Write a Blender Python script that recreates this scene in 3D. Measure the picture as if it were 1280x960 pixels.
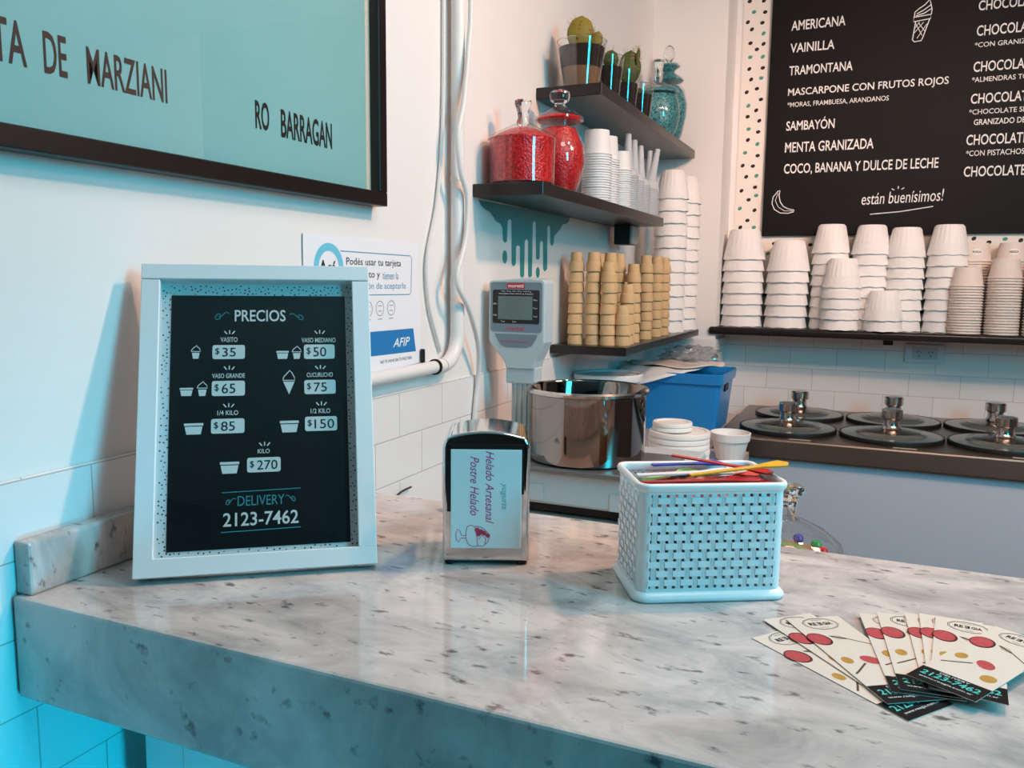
import bpy, bmesh, math, random
from mathutils import Vector, Matrix, Euler
random.seed(7)
S = bpy.context.scene
for o in list(bpy.data.objects):
    bpy.data.objects.remove(o)
COL = S.collection
PI = math.pi
R = math.radians

# ------------------------------------------------------------------ camera
cam_data = bpy.data.cameras.new('camera')
cam = bpy.data.objects.new('camera', cam_data)
COL.objects.link(cam)
cam_data.sensor_fit = 'HORIZONTAL'
cam_data.sensor_width = 36.0
cam_data.lens = 1027.3 / 1280 * 36.0
cam_data.clip_start = 0.02
def camera_matrix(yaw, pitch, roll, loc):
    cy, sy, cp, sp = math.cos(yaw), math.sin(yaw), math.cos(pitch), math.sin(pitch)
    fw = Vector((-sy*cp, cy*cp, -sp)); rt = Vector((cy, sy, 0)); dn = fw.cross(rt)
    c, s = math.cos(roll), math.sin(roll)
    r2 = c*rt + s*dn; d2 = -s*rt + c*dn
    m = Matrix.Identity(4)
    for i in range(3):
        m[i][0] = r2[i]; m[i][1] = -d2[i]; m[i][2] = -fw[i]; m[i][3] = loc[i]
    return m
cam.matrix_world = camera_matrix(0.4127, 0.12677, -0.010758, (0.77, 0.0, 1.365))
S.camera = cam

# ------------------------------------------------------------------ light
S.view_settings.view_transform = 'Standard'
S.view_settings.look = 'None'
S.view_settings.gamma = 1.0
S.view_settings.use_curve_mapping = False
S.view_settings.exposure = -0.28
w = bpy.data.worlds.new('world'); S.world = w; w.use_nodes = True
w.node_tree.nodes['Background'].inputs[0].default_value = (0.95, 0.92, 0.9, 1)
w.node_tree.nodes['Background'].inputs[1].default_value = 0.2
def area(name, loc, target, size, energy, color, size_y=None, spread=180):
    d = bpy.data.lights.new(name, 'AREA'); d.energy = energy; d.color = color
    d.shape = 'RECTANGLE' if size_y else 'DISK'; d.size = size
    if size_y: d.size_y = size_y
    d.spread = R(spread)
    o = bpy.data.objects.new(name, d); COL.objects.link(o); o.location = loc
    o.rotation_euler = (Vector(target) - Vector(loc)).to_track_quat('-Z', 'Y').to_euler()
    return o
area('warm_ceiling_spot', (1.20, 1.40, 2.42), (0.35, 1.5, 1.0), 0.11, 19, (1.0, 0.57, 0.39))
area('soft_back_fill', (1.95, 1.65, 2.47), (1.3, 2.5, 0.6), 0.6, 34, (1.0, 0.66, 0.52))  # added warm fill that brightens the back wall and column
area('counter_top_fill', (0.95, 0.78, 2.47), (0.95, 0.80, 0), 0.5, 8.5, (1.0, 0.78, 0.70))  # added overhead fill, whitens the price frame and counter top
area('warm_column_fill', (1.7, 0.9, 2.45), (0.45, 3.1, 1.85), 0.12, 2.7, (1.0, 0.62, 0.48), spread=42)  # added narrow fill that lifts the column and board edge
area('cyan_light_panel', (2.20, 0.50, 1.88), (0.3, 1.1, 1.15), 0.40, 29, (0.02, 0.72, 1.0), 0.75)
area('cyan_low_fill', (2.4, -0.05, 0.62), (0.0, 0.60, 0.60), 0.4, 2.7, (0.0, 0.64, 1.0), 0.3, spread=36)  # added cyan fill aimed at the tiles below the slab

# ------------------------------------------------------------------ materials
def lin(c):
    return tuple(((v/255)/12.92 if v/255 <= 0.04045 else ((v/255+0.055)/1.055)**2.4) for v in c) + (1,)
MATS = {}
def mat(name, rgb=(200, 200, 200), rough=0.5, metal=0.0, bump=0, scale=60, coat=0, trans=0, ior=1.45, emit=None, var=0.0, vscale=8, sss=0, aniso=0):
    if name in MATS: return MATS[name]
    m = bpy.data.materials.new(name); m.use_nodes = True; MATS[name] = m
    nt = m.node_tree; b = nt.nodes['Principled BSDF']
    col = lin(rgb)
    b.inputs['Base Color'].default_value = col
    b.inputs['Roughness'].default_value = rough
    b.inputs['Metallic'].default_value = metal
    b.inputs['Coat Weight'].default_value = coat
    b.inputs['Transmission Weight'].default_value = trans
    b.inputs['IOR'].default_value = ior
    tc = nt.nodes.new('ShaderNodeTexCoord')
    n = nt.nodes.new('ShaderNodeTexNoise'); n.inputs['Scale'].default_value = vscale; n.inputs['Detail'].default_value = 4
    nt.links.new(tc.outputs['Object'], n.inputs['Vector'])
    mx = nt.nodes.new('ShaderNodeMix'); mx.data_type = 'RGBA'
    mx.inputs[6].default_value = col
    v = 1 - max(var, 0.03)
    mx.inputs[7].default_value = (col[0]*v, col[1]*v, col[2]*v, 1)
    nt.links.new(n.outputs['Fac'], mx.inputs[0]); nt.links.new(mx.outputs[2], b.inputs['Base Color'])
    if bump:
        n2 = nt.nodes.new('ShaderNodeTexNoise'); n2.inputs['Scale'].default_value = scale
        nt.links.new(tc.outputs['Object'], n2.inputs['Vector'])
        bp = nt.nodes.new('ShaderNodeBump'); bp.inputs['Strength'].default_value = bump; bp.inputs['Distance'].default_value = 0.002
        nt.links.new(n2.outputs['Fac'], bp.inputs['Height']); nt.links.new(bp.outputs['Normal'], b.inputs['Normal'])
    return m
def thin_glass(name, tint=(1, 1, 1), rough=0.01, base=0.0):
    if name in MATS: return MATS[name]
    m = bpy.data.materials.new(name); m.use_nodes = True; MATS[name] = m
    nt = m.node_tree; nt.nodes.remove(nt.nodes['Principled BSDF'])
    out = nt.nodes['Material Output']
    t = nt.nodes.new('ShaderNodeBsdfTransparent'); t.inputs[0].default_value = (*tint, 1)
    g = nt.nodes.new('ShaderNodeBsdfGlossy'); g.inputs['Roughness'].default_value = rough
    f = nt.nodes.new('ShaderNodeFresnel')
    gm = nt.nodes.new('ShaderNodeNewGeometry'); sw = nt.nodes.new('ShaderNodeMapRange')   # same index seen from both faces of the thin wall
    sw.inputs['To Min'].default_value = 1.5; sw.inputs['To Max'].default_value = 1/1.5
    nt.links.new(gm.outputs['Backfacing'], sw.inputs['Value']); nt.links.new(sw.outputs[0], f.inputs[0])
    ad = nt.nodes.new('ShaderNodeMath'); ad.operation = 'ADD'; ad.use_clamp = True; ad.inputs[1].default_value = base
    mx = nt.nodes.new('ShaderNodeMixShader')
    nt.links.new(f.outputs[0], ad.inputs[0]); nt.links.new(ad.outputs[0], mx.inputs[0])
    nt.links.new(t.outputs[0], mx.inputs[1]); nt.links.new(g.outputs[0], mx.inputs[2])
    nt.links.new(mx.outputs[0], out.inputs[0])
    return m
def tile_mat(name, axis, z0, u0, row=0.0795, width=0.158):
    m = bpy.data.materials.new(name); m.use_nodes = True
    nt = m.node_tree; b = nt.nodes['Principled BSDF']
    tc = nt.nodes.new('ShaderNodeTexCoord'); sp = nt.nodes.new('ShaderNodeSeparateXYZ'); cb = nt.nodes.new('ShaderNodeCombineXYZ')
    nt.links.new(tc.outputs['Object'], sp.inputs[0])
    def off(sock, d):
        a = nt.nodes.new('ShaderNodeMath'); a.operation = 'ADD'; a.inputs[1].default_value = d
        nt.links.new(sock, a.inputs[0]); return a.outputs[0]
    nt.links.new(off(sp.outputs[axis], -u0 + 20*width), cb.inputs[0]); nt.links.new(off(sp.outputs[2], -z0 + 40*row), cb.inputs[1])
    br = nt.nodes.new('ShaderNodeTexBrick')
    nt.links.new(cb.outputs[0], br.inputs['Vector'])
    br.inputs['Scale'].default_value = 1; br.inputs['Brick Width'].default_value = width; br.inputs['Row Height'].default_value = row
    br.inputs['Mortar Size'].default_value = 0.0009; br.inputs['Mortar Smooth'].default_value = 0.3
    br.inputs['Color1'].default_value = lin((234, 232, 230)); br.inputs['Color2'].default_value = lin((230, 229, 228))
    br.inputs['Mortar'].default_value = lin((190, 183, 178))
    nt.links.new(br.outputs['Color'], b.inputs['Base Color'])
    b.inputs['Roughness'].default_value = 0.22
    bp = nt.nodes.new('ShaderNodeBump'); bp.invert = True; bp.inputs['Strength'].default_value = 0.5; bp.inputs['Distance'].default_value = 0.002
    nt.links.new(br.outputs['Fac'], bp.inputs['Height']); nt.links.new(bp.outputs['Normal'], b.inputs['Normal'])
    return m
def marble_mat():
    m = bpy.data.materials.new('grey_white_marble'); m.use_nodes = True
    nt = m.node_tree; b = nt.nodes['Principled BSDF']; L = nt.links.new
    tc = nt.nodes.new('ShaderNodeTexCoord')
    mp = nt.nodes.new('ShaderNodeMapping'); mp.inputs['Rotation'].default_value = (0.3, 0.5, 0.6); mp.inputs['Scale'].default_value = (4.0, 7.0, 4.0)
    L(tc.outputs['Object'], mp.inputs[0])
    n1 = nt.nodes.new('ShaderNodeTexNoise'); n1.inputs['Scale'].default_value = 2.2; n1.inputs['Detail'].default_value = 8; n1.inputs['Roughness'].default_value = .65; n1.inputs['Distortion'].default_value = .6
    L(mp.outputs[0], n1.inputs['Vector'])
    r1 = nt.nodes.new('ShaderNodeValToRGB')
    r1.color_ramp.elements[0].position = .33; r1.color_ramp.elements[0].color = lin((156, 152, 151))
    r1.color_ramp.elements[1].position = .62; r1.color_ramp.elements[1].color = lin((212, 204, 200))
    L(n1.outputs['Fac'], r1.inputs[0])
    mp2 = nt.nodes.new('ShaderNodeMapping'); mp2.inputs['Rotation'].default_value = (0.2, 0.6, 0.9); mp2.inputs['Scale'].default_value = (27.0, 60.0, 27.0)
    L(tc.outputs['Object'], mp2.inputs[0])
    n2 = nt.nodes.new('ShaderNodeTexNoise'); n2.inputs['Scale'].default_value = 1.6; n2.inputs['Detail'].default_value = 5; n2.inputs['Roughness'].default_value = .55
    L(mp2.outputs[0], n2.inputs['Vector'])
    r2 = nt.nodes.new('ShaderNodeValToRGB')
    r2.color_ramp.elements[0].position = .30; r2.color_ramp.elements[0].color = lin((80, 78, 82))
    r2.color_ramp.elements[1].position = .395; r2.color_ramp.elements[1].color = (1, 1, 1, 1)
    L(n2.outputs['Fac'], r2.inputs[0])
    mx = nt.nodes.new('ShaderNodeMix'); mx.data_type = 'RGBA'; mx.blend_type = 'MULTIPLY'; mx.inputs[0].default_value = .8
    L(r1.outputs[0], mx.inputs[6]); L(r2.outputs[0], mx.inputs[7]); L(mx.outputs[2], b.inputs['Base Color'])
    b.inputs['Roughness'].default_value = 0.07; b.inputs['IOR'].default_value = 1.6
    return m
def candy_mat(name, c1, c2, scale):
    if name in MATS: return MATS[name]
    m = bpy.data.materials.new(name); m.use_nodes = True; MATS[name] = m
    nt = m.node_tree; b = nt.nodes['Principled BSDF']; L = nt.links.new
    tc = nt.nodes.new('ShaderNodeTexCoord'); v = nt.nodes.new('ShaderNodeTexVoronoi'); v.inputs['Scale'].default_value = scale
    L(tc.outputs['Object'], v.inputs['Vector'])
    r = nt.nodes.new('ShaderNodeValToRGB'); r.color_ramp.elements[0].color = lin(c1); r.color_ramp.elements[1].color = lin(c2)
    sp = nt.nodes.new('ShaderNodeSeparateColor'); L(v.outputs['Color'], sp.inputs[0]); L(sp.outputs[0], r.inputs[0])
    L(r.outputs[0], b.inputs['Base Color'])
    bp = nt.nodes.new('ShaderNodeBump'); bp.invert = True; bp.inputs['Strength'].default_value = .6; bp.inputs['Distance'].default_value = 0.002
    L(v.outputs['Distance'], bp.inputs['Height']); L(bp.outputs['Normal'], b.inputs['Normal'])
    b.inputs['Roughness'].default_value = .3
    return m
def steel_mat(name, rgb, rough, aniso_scale=None):
    return mat(name, rgb, rough, 1.0, var=.12, vscale=5)

M_WALL = mat('white_wall_paint', (235, 232, 229), 0.55, bump=.08, scale=180)
M_WHITE = mat('white_paint', (238, 238, 238), .35)
M_BLACK = mat('black_matt', (16, 14, 15), .5)
M_BOARD = mat('black_board', (12, 10, 11), .6, ior=1.3)
M_SHELF = mat('black_laminate', (30, 25, 25), .28, bump=.1, scale=120)
M_CHALK = mat('white_print', (238, 236, 232), .5)
M_TEALP = mat('teal_print', (48, 150, 150), .5)
M_CHROME = mat('chrome', (225, 222, 220), .07, 1.0)
M_STEEL = steel_mat('steel', (190, 182, 176), .28)
M_GLASS = thin_glass('clear_thin_glass', (.97, .98, .98), .01, .02)
M_PANE = thin_glass('glass_pane', (.98, .99, .99), .01)
M_SOLID = mat('solid_glass', (250, 252, 252), .01, trans=1.0, ior=1.45)
M_MARBLE = marble_mat()
M_FOAM = mat('white_foam', (240, 237, 234), .6, bump=.15, scale=400)
M_PAPER = mat('white_paper', (240, 238, 236), .55)
M_PLASTIC = mat('white_plastic', (236, 238, 238), .3)
M_CLEARP = mat('translucent_plastic', (236, 238, 240), .3, trans=.35, ior=1.2)
M_WAFER = mat('wafer', (220, 182, 134), .7, bump=.3, scale=300, var=.15, vscale=60)
M_SOIL = mat('dark_soil', (52, 38, 32), .9, bump=1, scale=250, var=.5, vscale=120)
M_SAND = mat('brown_sand', (140, 104, 76), .9, bump=.5, scale=300, var=.3, vscale=60)
M_CACTUS = mat('cactus_green', (138, 122, 34), .6, var=.3, vscale=40)
M_CACTUSD = mat('cactus_dark_green', (76, 88, 26), .6, var=.3, vscale=40)
M_RED = mat('red_plastic', (196, 36, 40), .3)

# ------------------------------------------------------------------ geometry helpers
class MB:
    def __init__(s): s.bm = bmesh.new(); s.boxy = False
    def _add(s, geo, mtx):
        if mtx is not None: bmesh.ops.transform(s.bm, matrix=mtx, verts=geo)
        return geo
    def box(s, c, d, rot=None, bevel=0.0, seg=2):
        s.boxy = True
        r = bmesh.ops.create_cube(s.bm, size=1)['verts']
        m = Matrix.Translation(c) @ (rot.to_matrix().to_4x4() if rot else Matrix.Identity(4)) @ Matrix.Diagonal((*d, 1))
        bmesh.ops.transform(s.bm, matrix=m, verts=r)
        if bevel:
            es = set(e for v in r for e in v.link_edges)
            bmesh.ops.bevel(s.bm, geom=list(es), offset=bevel, segments=seg, profile=.5, affect='EDGES')
        return s
    def lathe(s, prof, n=32, mtx=None, mod=None, caps=True):
        rings = []
        for k, (r, z) in enumerate(prof):
            if r <= 1e-6:
                rings.append([s.bm.verts.new((0, 0, z))]); continue
            ring = []
            for i in range(n):
                a = 2*PI*i/n; rr = r; zz = z
                if mod: rr, zz = mod(k, a, r, z)
                ring.append(s.bm.verts.new((rr*math.cos(a), rr*math.sin(a), zz)))
            rings.append(ring)
        for A, B in zip(rings, rings[1:]):
            if len(A) == 1 and len(B) == 1: continue
            for i in range(n):
                j = (i+1) % n
                if len(A) == 1: f = (A[0], B[j], B[i])
                elif len(B) == 1: f = (A[i], A[j], B[0])
                else: f = (A[i], A[j], B[j], B[i])
                s.bm.faces.new(f)
        if mtx is not None:
            bmesh.ops.transform(s.bm, matrix=mtx, verts=[v for r in rings for v in r])
        return s
    def cyl(s, c, r, h, n=24, mtx=None):
        m = Matrix.Translation(c) @ (mtx or Matrix.Identity(4))
        return s.lathe([(0, 0), (r, 0), (r, h), (0, h)], n, m)
    def prism(s, pts, d, mtx=None):
        """polygon in XY extruded by d along +Z"""
        a = [s.bm.verts.new((x, y, 0)) for x, y in pts]; b = [s.bm.verts.new((x, y, d)) for x, y in pts]
        n = len(pts)
        f1 = s.bm.faces.new(a[::-1]); f2 = s.bm.faces.new(b)
        for i in range(n):
            j = (i+1) % n; s.bm.faces.new((a[i], a[j], b[j], b[i]))
        if mtx is not None: bmesh.ops.transform(s.bm, matrix=mtx, verts=a+b)
        if n > 4: bmesh.ops.triangulate(s.bm, faces=[f1, f2])
        return s
    def ribbon(s, pts, w, z=0.0003, mtx=None, closed=False):
        """flat painted stroke in XY plane"""
        P = [Vector((x, y)) for x, y in pts]; n = len(P); L = []; Rr = []
        for i in range(n):
            a = P[i-1] if (i > 0 or closed) else P[i]; b = P[(i+1) % n] if (i < n-1 or closed) else P[i]
            t = (b-a); t = t.normalized() if t.length > 1e-9 else Vector((1, 0)); nn = Vector((-t.y, t.x))*w/2
            L.append(s.bm.verts.new((*(P[i]+nn), z))); Rr.append(s.bm.verts.new((*(P[i]-nn), z)))
        for i in range(n if closed else n-1):
            j = (i+1) % n; s.bm.faces.new((Rr[i], Rr[j], L[j], L[i]))
        if mtx is not None: bmesh.ops.transform(s.bm, matrix=mtx, verts=L+Rr)
        return s
    def poly(s, pts, z=0.0003, mtx=None):
        v = [s.bm.verts.new((x, y, z)) for x, y in pts]
        f = s.bm.faces.new(v)
        if mtx is not None: bmesh.ops.transform(s.bm, matrix=mtx, verts=v)
        if len(pts) > 4: bmesh.ops.triangulate(s.bm, faces=[f])
        return s
    def disc(s, x, y, r, z=.0003, mtx=None, ry=None, n=14, rot=0):
        ry = ry or r; c, q = math.cos(rot), math.sin(rot)
        return s.poly([(x + r*math.cos(2*PI*i/n)*c - ry*math.sin(2*PI*i/n)*q, y + r*math.cos(2*PI*i/n)*q + ry*math.sin(2*PI*i/n)*c) for i in range(n)], z, mtx)
    def tube(s, pts, r, n=10, closed=False, caps=True):
        P = [Vector(p) for p in pts]; N = len(P); rings = []
        rr = r if isinstance(r, (list, tuple)) else [r]*N
        prev = None
        for i in range(N):
            a = P[i-1] if (i > 0 or closed) else P[i]; b = P[(i+1) % N] if (i < N-1 or closed) else P[i]
            t = (b-a).normalized()
            if prev is None:
                u = t.orthogonal().normalized()
            else:
                u = (prev - t*prev.dot(t)).normalized()
            prev = u; v = t.cross(u)
            rings.append([s.bm.verts.new(P[i] + (u*math.cos(2*PI*k/n) + v*math.sin(2*PI*k/n))*rr[i]) for k in range(n)])
        for i in range(N if closed else N-1):
            A, B = rings[i], rings[(i+1) % N]
            for k in range(n):
                s.bm.faces.new((A[k], A[(k+1) % n], B[(k+1) % n], B[k]))
        if caps and not closed:
            s.bm.faces.new(rings[0][::-1]); s.bm.faces.new(rings[-1])
        return s
    def text(s, txt, x0, y0, x1, y1, z=.0004, mtx=None, bold=0.0, rot=0.0, shear=0.0):
        """flat lettering fitted into a box of the local XY plane"""
        vs, fs = glyphs(txt, bold, shear)
        if not vs: return s
        mnx = min(v[0] for v in vs); mxx = max(v[0] for v in vs); mny = min(v[1] for v in vs); mxy = max(v[1] for v in vs)
        sx = (x1-x0)/(mxx-mnx); sy = (y1-y0)/(mxy-mny)
        c, q = math.cos(rot), math.sin(rot); bv = []
        for v in vs:
            lx, ly = (v[0]-mnx)*sx, (v[1]-mny)*sy
            bv.append(s.bm.verts.new((x0 + lx*c - ly*q, y0 + lx*q + ly*c, z)))
        for f in fs:
            try: s.bm.faces.new([bv[i] for i in f])
            except ValueError: pass
        if mtx is not None: bmesh.ops.transform(s.bm, matrix=mtx, verts=bv)
        return s
    def build(s, name, m, parent=None, smooth=True, angle=38, loc=None):
        bm = s.bm
        bmesh.ops.recalc_face_normals(bm, faces=bm.faces) if not getattr(s, 'keep', False) else None
        if smooth:
            lim = R(angle)
            for e in bm.edges:
                sharp = len(e.link_faces) == 2 and e.calc_face_angle(0) > lim
                if s.boxy and len(e.link_faces) == 2 and not sharp:      # keep large flat faces flat beside their rounded edges
                    a0, a1 = sorted(f.calc_area() for f in e.link_faces)
                    sharp = a1 > 4*a0 and e.calc_face_angle(0) > R(4)
                e.smooth = not sharp
            for f in bm.faces: f.smooth = True
        me = bpy.data.meshes.new(name); bm.to_mesh(me); bm.free()
        me.materials.append(m)
        o = bpy.data.objects.new(name, me); COL.objects.link(o)
        if parent: o.parent = parent
        if loc: o.location = loc
        return o
def flat(mb):
    mb.keep = True; return mb
GL = {}
def glyphs(txt, bold, shear):
    key = (txt, bold, shear)
    if key in GL: return GL[key]
    cu = bpy.data.curves.new('t', 'FONT'); cu.body = txt; cu.size = 1; cu.offset = bold; cu.shear = shear; cu.resolution_u = 3
    o = bpy.data.objects.new('t', cu); COL.objects.link(o)
    bpy.context.view_layer.update()
    me = o.evaluated_get(bpy.context.evaluated_depsgraph_get()).to_mesh()
    vs = [tuple(v.co) for v in me.vertices]; fs = [tuple(p.vertices) for p in me.polygons]
    bpy.data.objects.remove(o); bpy.data.curves.remove(cu)
    GL[key] = (vs, fs); return GL[key]
def tag(o, label, cat, group=None):
    o['label'] = label; o['category'] = cat
    if group: o['group'] = group
    return o
def thing(name, label, cat, loc=(0, 0, 0), rotz=0, group=None):
    o = bpy.data.objects.new(name, None); COL.objects.link(o); o.empty_display_size = .02
    o.location = loc; o.rotation_euler = (0, 0, rotz)
    return tag(o, label, cat, group)
def struct(name, mb, m, **k):
    o = mb.build(name, m, **k); o['kind'] = 'structure'; return o
def dup(root, loc=None, rotz=None, label=None, group=None):
    r = root.copy(); COL.objects.link(r)
    if loc is not None: r.location = loc
    if rotz is not None: r.rotation_euler = (0, 0, rotz)
    if label: r['label'] = label
    if group: r['group'] = group
    for ch in list(root.children):
        c = ch.copy(); COL.objects.link(c); c.parent = r
        for g in list(ch.children):
            d = g.copy(); COL.objects.link(d); d.parent = c
    return r
ORD = ['top', 'second', 'third', 'fourth', 'fifth', 'sixth', 'seventh', 'eighth', 'ninth', 'tenth', 'eleventh', 'twelfth', 'thirteenth', 'fourteenth', 'fifteenth', 'sixteenth', 'seventeenth', 'eighteenth', 'nineteenth', 'twentieth', 'twenty-first', 'twenty-second', 'twenty-third', 'twenty-fourth', 'twenty-fifth', 'twenty-sixth', 'twenty-seventh', 'twenty-eighth', 'twenty-ninth', 'thirtieth']
def nth(k): return 'topmost' if k == 0 else ORD[k] + ' from top'
def X_plane(x):   # local (u,v) -> world (y,z) on a wall facing +x
    return Matrix(((0, 0, 1, x), (1, 0, 0, 0), (0, 1, 0, 0), (0, 0, 0, 1)))
def Y_plane(y):   # local (u,v) -> world (x,z) on a wall facing -y
    return Matrix(((1, 0, 0, 0), (0, 0, -1, y), (0, 1, 0, 0), (0, 0, 0, 1)))

# ------------------------------------------------------------------ the room
CZ = 1.05         # top of the marble service counter
BZ = 0.90         # back counter
H = 2.5
struct('floor', MB().box((1.5, .6, -.05), (4.2, 5.4, .1)), mat('grey_floor', (62, 60, 60), .4, var=.2))
struct('ceiling', MB().box((1.5, .6, H+.05), (4.2, 5.4, .1)), M_WALL)
struct('wall_left', MB().box((-.05, .6, H/2), (.1, 5.4, H)), M_WALL)
struct('wall_back', MB().box((1.5, 3.2, H/2), (4.2, .1, H)), M_WALL)
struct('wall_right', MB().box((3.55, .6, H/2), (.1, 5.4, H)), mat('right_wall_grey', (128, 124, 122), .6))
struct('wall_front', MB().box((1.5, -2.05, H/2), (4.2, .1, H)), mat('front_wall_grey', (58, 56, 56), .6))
struct('wall_corner', MB().box((.129, 3.06, H/2), (.258, .18, H)), M_WALL)
TL = tile_mat('white_wall_tiles_side', 1, 1.162, .614)
TB = tile_mat('white_wall_tiles_rear', 0, 1.132, .50, .0775)
struct('trim_1', MB().box((.003, 1.235, .582), (.006, 3.47, 1.164), bevel=.002, seg=1), TL)
struct('trim_2', MB().box((.131, 2.967, .58), (.262, .006, 1.16)), TB)
struct('trim_3', MB().box((.261, 3.06, .58), (.006, .18, 1.16)), TB)
struct('trim_4', MB().box((1.9, 3.147, .6), (3.28, .006, 1.2)), TB)

# ------------------------------------------------------------------ counters
t = thing('service_counter', 'long grey-white marble service counter slab in the foreground', 'counter', (1.0, .76, 0))
MB().box((-.04, .0015, CZ-.0525), (1.90, .495, .105), bevel=.003).build('marble_slab', M_MARBLE, t)
TF = tile_mat('white_wall_tiles_counter', 0, .94, .3)
MB().box((0, .05, .4725), (1.88, .38, .945)).build('tiled_base', TF, t)
tag(MB().box((.017, .766, CZ+.027), (.022, .49, .054), bevel=.003).build('marble_backsplash', M_MARBLE), 'low marble upstand strip along left wall behind the price frame', 'backsplash')
t = thing('back_counter', 'low salmon-topped work counter along left wall behind the service counter', 'counter', (.25, 2.0, 0))
pts = [(-.244, -.95), (.228, -.95), (.228, .30), (.10, .30), (.10, .96), (-.244, .96)]
MB().prism(pts, .03, Matrix.Translation((0, 0, BZ-.03))).build('worktop', mat('pinkish_stone', (200, 178, 165), .3, var=.2, vscale=12), t, smooth=False)
pts = [(x*.98, y) for x, y in pts]
MB().prism(pts, BZ-.03).build('cabinet_base', mat('grey_cabinet', (150, 150, 152), .5), t, smooth=False)
tag(MB().box((.95, 1.22, .835), (.85, .36, .03), bevel=.003).build('under_counter_shelf', M_STEEL), 'low steel ledge just behind the marble counter carrying the candy jar', 'shelf')

# ------------------------------------------------------------------ freezer with six lids
FX0, FX1, FY0, FY1, FZ = .36, 2.3, 2.47, 3.14, .91
t = thing('ice_cream_freezer', 'low ice cream freezer with dark steel top and pale blue-grey front', 'freezer', (1.3, 2.8, 0))
fz = mat('dark_brushed_steel', (158, 138, 126), .36, 1.0, var=.15, vscale=4)
MB().box((.03, .005, FZ-.03), (FX1-FX0, FY1-FY0, .06), bevel=.006).build('steel_top', fz, t)
MB().box((.03, .012, .425), (FX1-FX0-.02, FY1-FY0-.02, .85)).build('front_panel', mat('pale_grey_panel', (196, 202, 214), .35), t)
for i, lx in enumerate((.555, .832, 1.12, 1.41)):
    MB().box((lx-1.3+.04, FY0-2.8+.022, FZ+.0007), (.06, .006, .0014)).build('label_strip', mat('label_strip_grey', (190, 178, 166), .3), t)
rb = MB()
rb.tube([(-.865+.016*math.cos(a), -.331, .862+.008*math.sin(a)) for a in [2*PI*k/20 for k in range(20)]], .0012, 6, closed=True)
rb.tube([(-.875, -.331, .866), (-.862, -.331, .868), (-.852, -.331, .864)], .0012, 6)
rb.build('oval_badge', M_CHROME, t)
def lid(x, y, label):
    l = thing('freezer_lid', label, 'lid', (x, y, FZ+.0005), 0, 'six round lids on the freezer')
    MB().lathe([(0, .004), (.139, .004), (.141, .008), (.139, .011), (.10, .013), (.095, .018), (.07, .022), (.03, .028), (0, .029)], 48).build('glass_disc', mat('smoky_lid', (112, 116, 112), .2, .45), l)
    MB().lathe([(.078, .0205), (.080, .0215), (.070, .0235), (.03, .0290), (0, .0300)], 48).build('steel_dome', mat('warm_steel', (170, 150, 138), .25, 1.0), l)
    MB().lathe([(.134, 0), (.143, 0), (.1445, .006), (.143, .0115), (.138, .0115), (.134, 0)], 48).build('rubber_rim', mat('black_rubber', (22, 24, 24), .45), l)
    MB().lathe([(.0, .027), (.034, .026), (.026, .032), (.023, .04), (.023, .056), (.029, .060), (.029, .082), (.026, .085), (0, .086)], 32).build('knob', mat('brushed_knob', (196, 186, 178), .2, 1.0), l)
    return l
l0 = lid(.545, 2.655, 'round dark lid with steel knob, left of front freezer row')
LX = [.545, .838, 1.13]
for r_, (yy, rn) in enumerate(((2.655, 'front'), (2.955, 'rear'))):
    for i, x in enumerate(LX):
        if r_ == 0 and i == 0: continue
        dup(l0, (x + .01*r_, yy, FZ+.0005), .3*i, f"round dark lid with steel knob, {['left', 'middle', 'right'][i]} of {rn} freezer row")

# ------------------------------------------------------------------ menu board on the back wall
YB = 3.15
ban = thing('dotted_banner', 'white wall banner with black and teal dots around the black menu board', 'banner', (1.3, YB, 1.2))
def rel(v): return (v[0]-1.3, v[1]-YB, v[2]-1.2)
MB().box(rel((1.36, YB-.002, 1.99)), (2.16, .003, 1.54)).build('sheet', mat('cream_vinyl', (238, 230, 222), .45), ban)
DOTS0=[(0.2991,2.3537),(0.348,2.3503),(0.3539,2.3113),(0.2957,2.2832),(0.3459,2.2761),(0.3109,2.2573),(0.3081,2.2106),(0.3534,2.2037),(0.3313,2.1872),(0.308,2.1218),(0.3548,2.1217),(0.3163,2.085),(0.3377,2.0513),(0.3026,2.0418),(0.3534,2.0132),(0.3387,1.9764),(0.3098,1.9561),(0.3512,1.9393),(0.3489,1.9005),(0.3144,1.8742),(0.3511,1.8172),(0.3,1.7843),(0.3362,1.7811),(0.3144,1.7441),(0.3472,1.7058),(0.2998,1.6947),(0.3266,1.6616),(0.3493,1.6237),(0.3258,1.5875),(0.3014,1.5631),(0.4235,1.5036),(1.0587,1.5153),(1.103,1.5026),(1.1933,1.5083),(1.197,1.4778),(0.774,1.4626),(0.5477,1.4983)]
DOTS1=[(0.3155,2.3156),(0.3517,2.2393),(0.3095,2.1625),(0.353,2.16),(0.3508,2.0871),(0.3106,1.9941),(0.3151,1.9125),(0.3484,1.8582),(0.3064,1.8295),(0.3503,1.7461),(0.3527,1.6761),(0.2967,1.6309),(0.3496,1.5624),(0.4034,1.4678),(1.1486,1.5128),(0.8964,1.4917)]
rnd = random.Random(3)
for k in range(90):
    x, z = rnd.uniform(.3, 2.3), rnd.uniform(1.25, 1.5)
    if x < 1.2 and z > 1.46: continue
    (DOTS0 if rnd.random() < .7 else DOTS1).append((x, z))
for k in range(22):
    (DOTS0 if k % 3 else DOTS1).append((.3 + .05*(k % 2) + rnd.uniform(-.01, .01), 2.38 + k*.017))
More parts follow.
